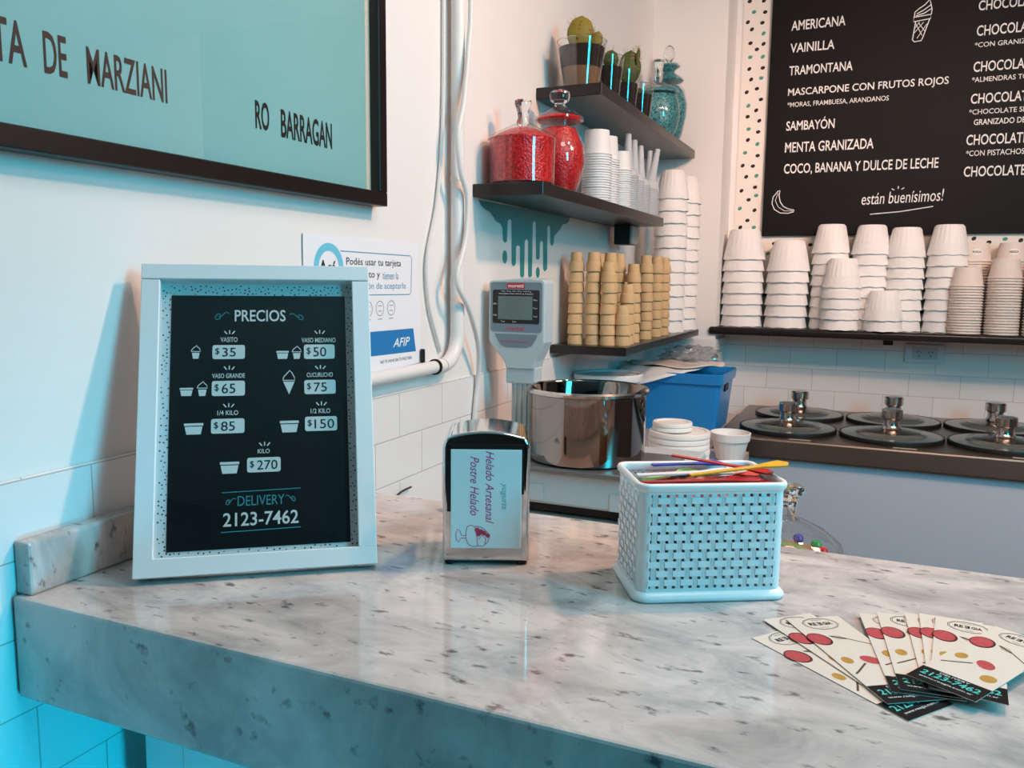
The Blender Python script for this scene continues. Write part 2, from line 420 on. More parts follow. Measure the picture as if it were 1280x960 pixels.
for nm, D, m in (('black_dots', DOTS0, mat('black_print', (28, 20, 20), .5)), ('teal_dots', DOTS1, mat('green_teal_print', (70, 150, 132), .5))):
    mb = flat(MB()); MY = Matrix.Translation((-1.3, -YB, -1.2)) @ Y_plane(YB-.0036)
    for i, (x, z) in enumerate(D):
        mb.disc(x, z, .0078, 0, MY, ry=.0062, rot=.7 if i % 2 else 0.2)
    mb.build(nm, m, ban, smooth=False)
brd = thing('menu_board', 'big black ice cream flavour menu board with white lettering on back wall', 'menu board', (1.3, YB, 1.53))
MB().box((.03, -.011, .58), (1.9, .014, 1.16), bevel=.001, seg=1).build('panel', M_BOARD, brd)
MY = Matrix.Translation((-1.3, -YB, -1.53)) @ Y_plane(YB-.0186)
TX = [('AMERICANA', 0.447, 2.2336, 0.6218, 2.2668), ('VAINILLA', 0.447, 2.1596, 0.5914, 2.191), ('TRAMONTANA', 0.4470, 2.0839, 0.6530, 2.1153), ('MASCARPONE CON FRUTOS ROJOS', 0.4466, 2.0076, 0.9486, 2.0396), ('*MORAS, FRAMBUESA, ARANDANOS', 0.4466, 1.9735, 0.7725, 1.9931), ('SAMBAYÓN', 0.4466, 1.8957, 0.6061, 1.9365), ('MENTA GRANIZADA', 0.4464, 1.8205, 0.7347, 1.8556), ('COCO, BANANA Y DULCE DE LECHE', 0.4462, 1.7420, 0.9364, 1.7814),
      ('CHOCOLATE', 1.0182, 2.2352, 1.19, 2.2661), ('CHOCOLATE', 1.0185, 2.1571, 1.19, 2.1898), ('*CON GRANIZADO', 1.0156, 2.1223, 1.205, 2.1381), ('CHOCOLATE', 1.0171, 2.0456, 1.19, 2.0780), ('*ALMENDRAS TOSTADAS', 1.0153, 2.0139, 1.245, 2.0303), ('CHOCOLATE', 1.0167, 1.9461, 1.19, 1.9780), ('*CHOCOLATE SEMI', 1.0144, 1.9126, 1.195, 1.9293), ('GRANIZADO DE', 1.0304, 1.8786, 1.175, 1.8970), ('CHOCOLATE', 1.0131, 1.8156, 1.186, 1.8490), ('*CON PISTACHOS', 1.0148, 1.7807, 1.18, 1.7994), ('CHOCOLATE ESPECIAL', 1.0127, 1.7146, 1.315, 1.7479)]
mb = flat(MB())
for tx in TX: mb.text(*tx, z=0, mtx=MY, bold=.012 if tx[0][0] != '*' else .006)
mb.text('están buenísimos!', .708, 1.632, .960, 1.672, z=0, mtx=MY, rot=.03, shear=.15)
mb.ribbon([(.737, 1.600), (.83, 1.607), (.93, 1.622)], .003, 0, MY)
for a, b in (((.800, 1.684), (.808, 1.679)), ((.820, 1.692), (.820, 1.683)), ((.838, 1.686), (.830, 1.681))): mb.ribbon([a, b], .003, 0, MY)
mb.build('lettering', M_CHALK, brd, smooth=False)
mb = flat(MB())   # soft serve cone drawing
mb.ribbon([(.838, 2.222), (.832, 2.165), (.838, 2.158), (.858, 2.160), (.862, 2.168), (.879, 2.226)], .003, 0, MY)
mb.ribbon([(.832, 2.222), (.882, 2.227), (.882, 2.240), (.831, 2.236)], .003, 0, MY, closed=True)
mb.ribbon([(.833, 2.237), (.834, 2.252), (.846, 2.262), (.862, 2.272), (.876, 2.287), (.880, 2.272), (.884, 2.256), (.883, 2.240)], .003, 0, MY)
mb.ribbon([(.840, 2.246), (.860, 2.256), (.880, 2.270)], .003, 0, MY); mb.ribbon([(.838, 2.240), (.862, 2.246), (.882, 2.258)], .003, 0, MY)
for a, b in (((.838, 2.216), (.860, 2.176)), ((.846, 2.218), (.868, 2.188)), ((.836, 2.186), (.862, 2.218)), ((.836, 2.200), (.850, 2.219)), ((.845, 2.168), (.872, 2.212))): mb.ribbon([a, b], .002, 0, MY)
mb.build('cone_drawing', M_CHALK, brd, smooth=False)
mb = flat(MB())
mb.ribbon([(.430, 1.688), (.414, 1.668), (.411, 1.645), (.420, 1.624), (.440, 1.611), (.468, 1.609), (.486, 1.614), (.488, 1.620), (.466, 1.625), (.450, 1.634), (.439, 1.650), (.434, 1.672), (.436, 1.690)], .003, 0, MY, closed=True)
mb.ribbon([(.430, 1.680), (.422, 1.655), (.433, 1.632), (.455, 1.618), (.484, 1.617)], .002, 0, MY)
mb.build('banana_drawing', M_CHALK, brd, smooth=False)

# back-wall shelf
t = thing('back_shelf', 'black wall shelf on back wall holding white cup stacks under the menu board', 'shelf', (1.2, 3.05, 1.18))
MB().box((0, 0, .0125), (1.93, .19, .027), bevel=.009, seg=3).build('board', M_SHELF, t)
for x in (-.38, .4):
    MB().box((x, .05, -.012), (.03, .09, .022), bevel=.002).build('bracket', M_BLACK, t)
ol = thing('power_outlet', 'white double wall socket on tiles under the back shelf', 'outlet', (.938, 3.1435, 1.127))
MB().box((0, -.005, 0), (.125, .010, .066), bevel=.004).build('plate', mat('outlet_plastic', (214, 220, 224), .3), ol)
mb = MB()
mb.box((0, -.0102, 0), (.078, .002, .040), bevel=.0006, seg=1)
mb.build('socket_insert', mat('outlet_grey', (190, 198, 204), .3), ol)
mb = MB()
for sx in (-.018, .018):
    for a, dx, dz in ((.6, -.005, .006), (-.6, .005, .006), (0, 0, -.008)): mb.box((sx+dx, -.0113, dz), (.0022, .001, .008), Euler((0, a, 0)))
mb.build('pin_slots', M_BLACK, ol)

# ------------------------------------------------------------------ left wall: framed poster
t = thing('framed_poster', 'large black-framed teal poster with brown capital lettering on left wall', 'poster', (0.001, .5, 1.481))
FY_0, FY_1, FZ_0, FZ_1 = -.75, 1.1765, 1.481, 2.45
def bar_frame(mb, y0, y1, z0, z1, wd, x0, x1):
    for c, d in ((((x0+x1)/2, (y0+y1)/2, z0+wd/2), (x1-x0, y1-y0, wd)), (((x0+x1)/2, (y0+y1)/2, z1-wd/2), (x1-x0, y1-y0, wd)), (((x0+x1)/2, y0+wd/2, (z0+z1)/2), (x1-x0, wd, z1-z0-2*wd)), (((x0+x1)/2, y1-wd/2, (z0+z1)/2), (x1-x0, wd, z1-z0-2*wd))):
        mb.box((c[0], c[1]-.5, c[2]-1.481), d, bevel=.0015, seg=1)
mb = MB(); bar_frame(mb, FY_0, FY_1, FZ_0, FZ_1, .022, 0, .028); mb.build('frame', mat('black_frame', (20, 13, 13), .35), t)
MB().box((.006, (FY_0+FY_1)/2-.5, (FZ_0+FZ_1)/2-1.481), (.008, FY_1-FY_0-.03, FZ_1-FZ_0-.03)).build('mount', mat('cream_mount', (226, 214, 196), .6), t)
MB().box((.0108, (FY_0+1.1400)/2-.5, (1.502+FZ_1)/2-1.481), (.0012, 1.1400-FY_0, FZ_1-1.502)).build('print', mat('pale_teal_print', (146, 200, 200), .6, var=.12, vscale=5), t)
MX = Matrix.Translation((0, -.5, -1.481)) @ X_plane(.0118)
mb = flat(MB())
mb.text('TA', .529, 1.5612, .563, 1.602, z=0, mtx=MX, bold=.012); mb.text('DE', .581, 1.5607, .6065, 1.6005, z=0, mtx=MX, bold=.012); mb.text('MARZIANI', .6295, 1.5610, .7348, 1.5982, z=0, mtx=MX, bold=.012)
mb.build('brown_lettering', mat('brown_ink', (66, 38, 32), .6), t, smooth=False)
mb = flat(MB()); mb.text('RO', .8820, 1.5577, .9094, 1.5945, z=0, mtx=MX, bold=.02); mb.text('BARRAGAN', .9330, 1.5545, 1.0490, 1.5925, z=0, mtx=MX, bold=.02)
mb.build('black_lettering', mat('black_ink', (30, 26, 28), .6), t, smooth=False)
MB().box((.0180, (FY_0+FY_1)/2-.5, (FZ_0+FZ_1)/2-1.481), (.002, FY_1-FY_0-.044, FZ_1-FZ_0-.044)).build('glass_pane', M_PANE, t)

# card-payment notice
t = thing('card_payment_notice', 'white card payment notice taped to left wall behind the price frame', 'notice', (.001, 1.15, 1.32))
MX = Matrix.Translation((0, -1.15, -1.32)) @ X_plane(.0023)
sh = [(.988, 1.429), (1.3214, 1.428), (1.3262, 1.2102), (1.19, 1.204), (.986, 1.205)]
MB().prism(sh, .0010, Matrix.Translation((0, -1.15, -1.32)) @ X_plane(.0010)).build('paper', mat('notice_paper', (238, 238, 242), .5), t, smooth=False)
mb = flat(MB()); mb.ribbon([(1.049+.0315*math.cos(a), 1.3795+.0315*math.sin(a)) for a in [2*PI*k/40 for k in range(40)]], .012, 0, MX, closed=True)
mb.build('ring', mat('sky_ring', (110, 196, 222), .5), t, smooth=False)
mb = flat(MB()); mb.ribbon([(1.079, 1.406), (1.290, 1.4045), (1.2955, 1.400), (1.2925, 1.340), (1.287, 1.336), (1.079, 1.337)], .0016, 0, MX)
mb.text('tienen la', 1.199, 1.3625, 1.250, 1.3755, z=0, mtx=MX); mb.text('obligación de aceptarla', 1.0945, 1.3430, 1.2745, 1.3570, z=0, mtx=MX)
mb.build('blue_text', mat('blue_ink', (104, 152, 184), .5), t, smooth=False)
mb = flat(MB()); mb.text('Acá', 1.0245, 1.369, 1.068, 1.391, z=0, mtx=MX, bold=.02); mb.text('Podés usar tu tarjeta', 1.0945, 1.3815, 1.2585, 1.3965, z=0, mtx=MX, bold=.005); mb.text('de débito y', 1.0945, 1.3615, 1.191, 1.3765, z=0, mtx=MX, bold=.005)
mb.text('NO TE VAYAS SIN TU FACTURA', 1.190, 1.2190, 1.2946, 1.2245, z=0, mtx=MX)
mb.build('black_text', mat('notice_ink', (44, 40, 52), .5), t, smooth=False)
mb = flat(MB())
for cy in (1.129, 1.1545, 1.190, 1.2255):
    mb.ribbon([(cy+.012*math.cos(a), 1.3135+.0125*math.sin(a)) for a in [2*PI*k/24 for k in range(24)]], .0011, 0, MX, closed=True)
    mb.ribbon([(cy-.006, 1.318), (cy+.006, 1.318)], .001, 0, MX); mb.ribbon([(cy-.006, 1.309), (cy+.006, 1.309)], .001, 0, MX); mb.ribbon([(cy-.007, 1.2955), (cy+.007, 1.2955)], .0012, 0, MX)
mb.build('icons', mat('icon_grey', (120, 122, 130), .5), t, smooth=False)
mb = flat(MB()); mb.poly([(1.002, 1.2365), (1.3090, 1.2320), (1.3000, 1.2745), (1.000, 1.2760)], 0, MX); mb.build('blue_band', mat('band_blue', (30, 122, 186), .45), t, smooth=False)
mb = flat(MB()); mb.text('AFIP', 1.2300, 1.2445, 1.2870, 1.2600, z=.0003, mtx=MX, shear=.3, bold=.01); mb.build('logo', mat('logo_white', (236, 240, 246), .5), t, smooth=False)

# conduit pipe and cables
t = thing('conduit_pipe', 'white plastic wiring conduit with elbow running down left wall', 'pipe', (.016, 1.44, 1.2))
mp = mat('conduit_white', (232, 229, 226), .35)
rp = .0130
MB().tube([(.005, -.001, 1.70), (.005, -.001, .98-.86)], rp, 16).build('vertical_run', mp, t)
arc = [(.005, -.061+.06*math.cos(a), .06-.06*math.sin(a)-.0) for a in [R(k*9) for k in range(11)]]
MB().tube([(.005, -.001, .125)] + arc, .0138, 16).build('elbow', mp, t)
MB().tube([(.005, -.060, .0), (.005, -.62, .0)], .0118, 16).build('horizontal_run', mp, t)
cl = MB()
cl.tube([(.005, -.088, 0), (.005, -.070, 0)], .0142, 16)
cl.build('collar', mp, t)
MB().tube([(.005, -.094, 0), (.005, -.088, 0)], .0150, 16).build('seal', M_BLACK, t)
MB().box((-.007, -.116, .020), (.008, .005, .030), bevel=.001).build('clip', M_BLACK, t)
MB().tube([(.005, -.001, .36), (.005, -.001, .352)], .0142, 16).build('joint', mp, t)
MB().tube([(.005, -.001, .17), (.005, -.001, .11)], .0142, 16).build('joint', mp, t)
def smooth_path(pts, n=8):
    P = [Vector(p) for p in pts]; out = []
    for i in range(len(P)-1):
        a, b, c, d = P[max(i-1, 0)], P[i], P[i+1], P[min(i+2, len(P)-1)]
        for k in range(n):
            u = k/n
            out.append(.5*((2*b) + (c-a)*u + (2*a-5*b+4*c-d)*u*u + (3*b-a-3*c+d)*u**3))
    out.append(P[-1]); return out
cb = mat('cable_white', (226, 224, 222), .4)
xc = .043
tag(MB().tube(smooth_path([(xc, 1.449+.03, 2.6), (xc, 1.447, 2.2), (xc, 1.449, 1.886), (xc, 1.44, 1.797), (xc, 1.420, 1.691), (xc, 1.398, 1.628), (xc, 1.410, 1.565), (xc, 1.438, 1.516), (xc, 1.43, 1.439), (xc, 1.395, 1.362), (xc, 1.445, 1.307), (.03, 1.514, 1.232), (.016, 1.545, 1.163), (.013, 1.534, 1.079), (.013, 1.525, .96)]), .0052, 10).build('white_cable', cb), 'thick white cable wandering across the conduit pipe and down to the counter', 'cable')
tag(MB().tube(smooth_path([(.006, 1.415, 2.8), (.006, 1.411, 2.3), (.006, 1.411, 1.877), (.006, 1.407, 1.662), (.006, 1.385, 1.512), (.006, 1.345, 1.40), (.006, 1.352, 1.32), (.006, 1.380, 1.26), (.006, 1.40, 1.225)]), .0035, 8).build('thin_cable', cb), 'thin white cable along the left edge of the conduit pipe', 'cable')
tag(MB().tube(smooth_path([(.012, 1.17, .955), (.012, 1.19, .968), (.012, 1.235, .983), (.012, 1.275, .985)]), .0018, 6).build('dark_wire', mat('dark_wire', (60, 48, 44), .5)), 'thin dark wire arcing on tiles right of the price frame', 'wire')

# paint-drip decal
DRIP=[(1.5743,1.5284),(2.1357,1.5339),(2.1284,1.5227),(2.113,1.5148),(2.0822,1.5107),(2.0675,1.4994),(2.0383,1.4859),(2.0196,1.4772),(2.0148,1.4566),(2.0035,1.451),(1.9933,1.4556),(1.9899,1.4983),(1.9798,1.5027),(1.9689,1.497),(1.9721,1.3919),(1.9571,1.3856),(1.9458,1.3915),(1.9416,1.4584),(1.9293,1.4617),(1.9202,1.455),(1.919,1.4181),(1.9072,1.4129),(1.8965,1.4175),(1.892,1.5019),(1.8815,1.506),(1.8714,1.5006),(1.8709,1.3734),(1.8583,1.3694),(1.8481,1.3732),(1.8452,1.4564),(1.8339,1.4606),(1.823,1.4554),(1.822,1.373),(1.8099,1.3691),(1.7989,1.3728),(1.7957,1.4402),(1.7837,1.4444),(1.7721,1.4393),(1.7709,1.4003),(1.7583,1.3945),(1.7489,1.3998),(1.7452,1.4968),(1.7338,1.5014),(1.7228,1.4953),(1.7195,1.4506),(1.7086,1.4457),(1.6986,1.4519),(1.6959,1.4781),(1.686,1.4863),(1.6595,1.491),(1.6469,1.4987),(1.6284,1.508),(1.6035,1.5123),(1.584,1.519)]
mb = MB(); MX = X_plane(.0004); mb.prism(DRIP, .0006, MX)
for cy, cz, ry, rz in ((1.7095, 1.4146, .0121, .0147), (1.9098, 1.3825, .0121, .0132)):
    mb.prism([(cy+ry*math.cos(a), cz+rz*math.sin(a)) for a in [2*PI*k/18 for k in range(18)]], .0006, MX)
tag(mb.build('drip_decal', mat('teal_decal', (24, 140, 142), .5), smooth=False), 'teal dripping paint decal on left wall below the middle shelf', 'decal')

# ------------------------------------------------------------------ left-wall shelves
def shelf(label, y0, y1, d, ztop, th, brackets):
    t = thing('wall_shelf', label, 'shelf', (0, (y0+y1)/2, ztop-th), 0)
    MB().box((d/2+.0008, 0, th/2), (d, y1-y0, th), bevel=.0012, seg=1).build('board', M_SHELF, t)
    for (y, w_, h_) in brackets:
        MB().box((.052, y-(y0+y1)/2, -h_/2), (.050, w_, h_), bevel=.002).build('bracket', M_BLACK, t)
        MB().box((.0805, y-(y0+y1)/2, -h_/2), (.007, w_*.96, h_*.94), bevel=.001).build('bracket_cap', mat('bracket_grey', (150, 150, 152), .4), t)
    return t
shelf('middle black shelf on left wall holding red candy jars and paper cups', 1.545, 2.56, .155, 1.558, .026, [(2.50, .075, .058)])
shelf('highest black shelf on left wall holding cacti and teal jars', 1.882, 2.955, .163, 1.818, .027, [])
shelf('lowest black shelf on left wall holding wafer cup stacks', 2.0, 2.93, .205, 1.197, .022, [])

# ------------------------------------------------------------------ candy jars
def jar(name, label, loc, body, fill, lidp, knob, fm, lidfill=None):
    t = thing(name, label, 'jar', loc)
    MB().lathe(body, 48).build('glass_body', M_GLASS, t)
    MB().lathe(fill, 48).build('candy_filling', fm, t)['kind'] = 'stuff'
    l = MB().lathe(lidp, 48).build('lid', M_GLASS, t)
    MB().lathe(knob, 32).build('knob', M_SOLID, l)
    return t
red = candy_mat('red_candy', (150, 6, 16), (222, 44, 48), 230)
teal = candy_mat('teal_candy', (6, 62, 74), (96, 176, 180), 230)
z0 = 1.558
jar('candy_jar', 'squat cylindrical glass jar of red candy at near end of middle shelf', (.078, 1.622, z0+.0005),
    [(0, 0), (.064, 0), (.068, .004), (.069, .092)],
    [(0, .006), (.064, .006), (.065, .088), (.066, .096), (.050, .106), (.028, .116), (.012, .120), (0, .121)],
    [(.069, .092), (.073, .094), (.070, .100), (.052, .110), (.030, .120), (.024, .124), (.014, .126)],
    [(.013, .125), (.013, .130), (.010, .140), (.013, .155), (.018, .168), (.017, .174), (0, .176)], red)
jar('candy_jar', 'round-bellied glass jar of red candy behind the squat red jar', (.079, 1.835, z0+.0005),
    [(0, 0), (.036, 0), (.050, .030), (.061, .075), (.058, .115), (.044, .145), (.040, .152), (.046, .165)],
    [(0, .004), (.033, .004), (.048, .032), (.0585, .075), (.055, .113), (.0415, .143), (.0375, .152), (0, .156)],
    [(.050, .166), (.056, .170), (.056, .176), (.040, .188), (.020, .200), (.012, .204)],
    [(.012, .203), (.012, .208), (.021, .214), (.024, .224), (.022, .234), (.012, .238), (0, .239)], red)
MB().lathe([(0, .1665), (.050, .1675), (.053, .172), (.048, .178), (.02, .184), (0, .185)], 40).build('lid_candy', red, bpy.data.objects['candy_jar.001'])['kind'] = 'stuff'
z0 = 1.818
jar('candy_jar', 'squat glass jar of teal candy on top shelf behind the cacti', (.085, 2.725, z0+.0005),
    [(0, 0), (.040, 0), (.062, .03), (.072, .075), (.070, .115), (.062, .135), (.060, .145)],
    [(0, .004), (.038, .004), (.060, .032), (.0695, .075), (.067, .113), (.059, .134), (.056, .142), (0, .143)],
    [(.060, .146), (.068, .149), (.066, .156), (.045, .172), (.022, .182), (.014, .190)],
    [(.013, .188), (.012, .20), (.012, .222), (.018, .246), (.019, .254), (0, .256)], teal)
MB().lathe([(0, .1472), (.062, .149), (.060, .156), (.04, .164), (0, .166)], 40).build('lid_candy', teal, bpy.data.objects['candy_jar.002'])['kind'] = 'stuff'
jar('candy_jar', 'tall glass jar of teal candy with tiered stopper at far end of top shelf', (.084, 2.865, z0+.0005),
    [(0, 0.0000), (.034, 0.0000), (.050, 0.0398), (.064, 0.1062), (.066, 0.1416), (.055, 0.1858), (.040, 0.2053), (.040, 0.2124)],
    [(0, 0.0035), (.032, 0.0035), (.048, 0.0407), (.0615, 0.1062), (.063, 0.1398), (.052, 0.1814), (.036, 0.2000), (0, 0.2036)],
    [(.048, 0.2133), (.053, 0.2186), (.048, 0.2266), (.028, 0.2407), (.018, 0.2478), (.030, 0.2584), (.040, 0.2655), (.034, 0.2735), (.016, 0.2797), (.008, 0.2814)],
    [(.008, 0.2805), (.010, 0.2850), (.019, 0.2991), (.020, 0.3115), (.013, 0.3275), (.005, 0.3345), (0, 0.3354)], teal)
MB().lathe([(0, 0.2143), (.045, 0.2151), (.050, 0.2195), (.045, 0.2257), (.025, 0.2390), (.015, 0.2478), (.027, 0.2584), (.036, 0.2655), (.031, 0.2717), (0, 0.2761)], 40).build('lid_candy', teal, bpy.data.objects['candy_jar.003'])['kind'] = 'stuff'

# ------------------------------------------------------------------ cacti in glasses
def pad(mb, c, rx, rz, th, tilt, lean):
    m = Matrix.Translation(c) @ Euler((lean, tilt, .4)).to_matrix().to_4x4()
    n = 20; rows = 10; P = []
    prof = []
    r0 = bmesh.ops.create_uvsphere(mb.bm, u_segments=20, v_segments=12, radius=1)['verts']
    for v in r0:
        z = v.co.z; wdt = 1.0 if z > 0 else 1.0 - .35*z*z
        k = 1 + .015*math.sin(9*math.atan2(v.co.z, v.co.x))
        v.co = Vector((v.co.x*rx*wdt*k, v.co.y*th, (z*rz+rz)*k))
    bmesh.ops.transform(mb.bm, matrix=m, verts=r0)
def spines(mb, c, rx, rz, n, rnd):
    for k in range(n):
        a = rnd.uniform(-.4, PI+.4); p = Vector((c[0]+rx*.9*math.cos(a), c[1]+rnd.uniform(-.006, .0), c[2]+rz+rz*.9*math.sin(a)))
        d = Vector((math.cos(a)*1.2+rnd.uniform(-.3, .3), rnd.uniform(-.9, .2), math.sin(a)+rnd.uniform(-.3, .3))).normalized()*rnd.uniform(.008, .017)
        mb.tube([p, p+d], [.0004, .0002], 4)
def cactus(label, loc, r1, r0, h, soil0, soil1, pads, spn, mc, sand=0, rimband=True):
    t = thing('potted_cactus', label, 'cactus', loc)
    MB().lathe([(0, .0), (r0, .0), (r1, h), (r1-.0015, h), (r0-.001, .003), (0, .003)], 40).build('drinking_glass', M_GLASS, t)
    MB().tube([(r1*math.cos(2*PI*q/40), r1*math.sin(2*PI*q/40), h) for q in range(40)], .0011, 6, closed=True).build('glass_rim', M_SOLID, t)
    def rr(z): return r0-.002 + (r1-r0)*z/h
    if sand:
        MB().lathe([(0, .003), (rr(.003), .003), (rr(sand), sand), (0, sand)], 36).build('sand_layer', M_SAND, t)
    MB().lathe([(0, soil0), (rr(soil0), soil0), (rr(soil1), soil1), (rr(soil1)*.6, soil1+.004), (0, soil1+.005)], 36).build('soil', M_SOIL, t)
    mb = MB()
    for p in pads: pad(mb, *p)
    o = mb.build('pads', mc, t)
    mb = MB(); rnd = random.Random(3)
    for c, rx, rz, th, tl, ln in pads[:1]:
        for q in range(14):
            a_, f_ = rnd.uniform(0, 6.28), math.sqrt(rnd.uniform(.05, .75))
            x_, z_ = f_*math.cos(a_), f_*math.sin(a_); y_ = -math.sqrt(max(0, 1-x_*x_-z_*z_))*th
            r_ = bmesh.ops.create_icosphere(mb.bm, subdivisions=1, radius=.0016)['verts']
            bmesh.ops.translate(mb.bm, verts=r_, vec=(c[0]+x_*rx*math.cos(.4)-y_*math.sin(.4), c[1]+y_*math.cos(.4)+x_*rx*math.sin(.4), c[2]+rz+z_*rz))
    mb.build('areoles', mat('areole_brown', (70, 50, 24), .8), o)
    mb = MB(); rnd = random.Random(len(pads)*7+int(h*1000))
    for p in pads: spines(mb, p[0], p[1], p[2], spn, rnd)
    mb.build('spines', mat('spine', (190, 160, 110), .6), o, smooth=False)
    return t
z0 = 1.818
cactus('largest cactus, big pad in glass of layered soil at near end of top shelf', (.088, 1.955, z0+.0005), .060, .041, .114, .05, .098,
       [((-.006, .0, .088), .033, .043, .012, .05, 0), ((.028, .005, .090), .015, .024, .009, .25, 0)], 26, M_CACTUS, sand=.05)
c2 = cactus('small cactus in soil-filled glass just behind the largest cactus', (.106, 2.105, z0+.0005), .043, .030, .112, .003, .085,
       [((.004, .006, .080), .020, .026, .010, .1, 0), ((-.020, .012, .08), .008, .020, .006, -.2, 0)], 20, M_CACTUSD)
c3 = cactus('tall-padded dark cactus in a glass, third from the near end of top shelf', (.106, 2.262, z0+.0005), .043, .030, .112, .003, .078,
       [((.010, .004, .072), .031, .048, .011, .05, 0), ((.034, .0, .128), .006, .022, .004, .1, 0)], 28, M_CACTUSD)
cactus('low cactus in dark soil glass, beside the squat teal jar', (.104, 2.425, z0+.0005), .043, .030, .110, .003, .082,
       [((-.004, .004, .076), .013, .015, .008, .1, 0)], 14, M_CACTUSD)

# ------------------------------------------------------------------ cups in stacks
def foam_mesh(rb, rt, h, band, name):
    mb = MB()
    n = 88
    def mod(k, a, r, z):
        if k in (3, 4): return (r*(1 + .020*math.cos(22*a)), z)
        if k in (0, 1): return (r, z + .0012*math.cos(9*a))
        return (r, z)
    rs = rb - (rb-rt)*band/h*.9
    prof = [(rb-.003, .0), (rb, .0), (rs, band), (rs-.0007, band+.001), (rt+.002, h-.006), (rt-.003, h), (0, h), (0, h-.003), (rt-.005, h-.003), (rs-.005, band), (rb-.003, 0)]
    mb.lathe(prof, n, None, mod)
    return mb
def cup_stack(proto, x, y, z, count, pitch, label, group, rng, jit=.0012, tilt=0):
    """label takes the ordinal counted from the top of the stack"""
    for k in range(count):
        o = proto.copy(); COL.objects.link(o)
        o.location = (x + rng.uniform(-jit, jit), y + rng.uniform(-jit, jit), z + k*pitch + .0004)
        o.rotation_euler = (0, 0, rng.uniform(0, 6.28))
        tag(o, label.format(nth(count-1-k)), 'cup', group)
def proto(mb, name, m):
    o = mb.build(name, m); return o
rg = random.Random(11)
SZ = 1.2072
fA = proto(foam_mesh(.0735, .049, .106, .0395, 'foam_cup'), 'foam_cup', M_FOAM)
fB = proto(foam_mesh(.0625, .042, .098, .0368, 'foam_cup'), 'foam_cup', M_FOAM)
fC = proto(foam_mesh(.0545, .036, .092, .0392, 'foam_cup'), 'foam_cup', M_FOAM)
gp = 'upturned white foam cups on the back shelf'
for x, y, n, P_, lab, pr in ((.332, 3.062, 7, .0392, 'leftmost wide stack', fA), (.484, 3.062, 6, .0392, 'second wide stack from left', fA),
        (.622, 3.074, 8, .0368, 'tall stack behind the five-cup stack', fB), (.749, 3.074, 8, .0362, 'tall stack behind the two-cup stack', fB),
        (.872, 3.07, 8, .0348, 'tall stack right of the two-cup pile', fB), (.999-.002, 3.07, 8, .0358, 'tall stack beside the paper cups', fB)):
    if lab == 'tall stack beside the paper cups': x = .968+.03
    cup_stack(pr, x-.018 if pr is fB and x > .8 else x, y, SZ, n, P_, 'white foam cup, {} in ' + lab + ', back shelf', gp, rg)
cup_stack(fB, .664, 3.012-.003, SZ, 5, .0352, 'white foam cup, {} in the five-cup front stack, back shelf', gp, rg)
cup_stack(fB, .799, 3.010-.003, SZ, 2, .0352, 'white foam cup, {} in the two-cup front pile, back shelf', gp, rg)
def paper_mesh(rb, rt, h, lip=.0026):
    return MB().lathe([(rb-.001, 0), (rb+lip, .0), (rb+lip, .0032), (rb-.0008, .0036), (rt, h), (rt-.002, h-.001), (rt-.003, h-.004), (0, h-.004), (0, h-.005), (rt-.003, h-.005), (rb-.001, 0)], 36)
pA = proto(paper_mesh(.0475, .037, .060), 'paper_cup', mat('cream_paper', (232, 218, 208), .6))
gp = 'upturned paper cups at right end of back shelf'
for x, y, n, lab in ((1.037, 3.012, 18, 'front left paper stack'), (1.141, 3.012, 21, 'front middle paper stack'), (1.247, 3.012, 20, 'front paper stack cut by photo edge'),
                     (1.062, 3.10, 27, 'rear left paper stack'), (1.166, 3.10, 27, 'rear middle paper stack'), (1.272, 3.10, 26, 'rear paper stack near photo edge')):
    cup_stack(pA, x, y-.001, SZ, n, .00885, 'cream paper cup, {} in ' + lab, gp, rg, .0006)
# small printed badge on the top cups of the two rear stacks
for x, n in ((1.062, 27), (1.166, 27)):
    best = [o for o in COL.objects if o.name.startswith('paper_cup') and abs(o.location.x-x) < .01 and abs(o.location.y-3.10) < .01]
    top = max(best, key=lambda o: o.location.z); top.rotation_euler = (0, 0, 0)
    mb = flat(MB())
    rr = .0425
    def wrap(mb, r):
        for v in mb.bm.verts:
            a = v.co.x/r - PI/2; zz = v.co.y; q = r - (zz-.026)*.17 + v.co.z
            v.co = Vector((q*math.cos(a), q*math.sin(a), zz))
    mb.disc(0, .031, .016, .0008, n=20, ry=.010); wrap(mb, rr); mb.build('badge', mat('badge_white', (246, 240, 234), .5), top, smooth=False)
    mb = flat(MB()); mb.text('RE3GIA', -.013, .0275, .013, .0345, z=.0014, bold=.02); wrap(mb, rr); mb.build('badge_lettering', mat('badge_ink', (50, 34, 30), .5), top, smooth=False)
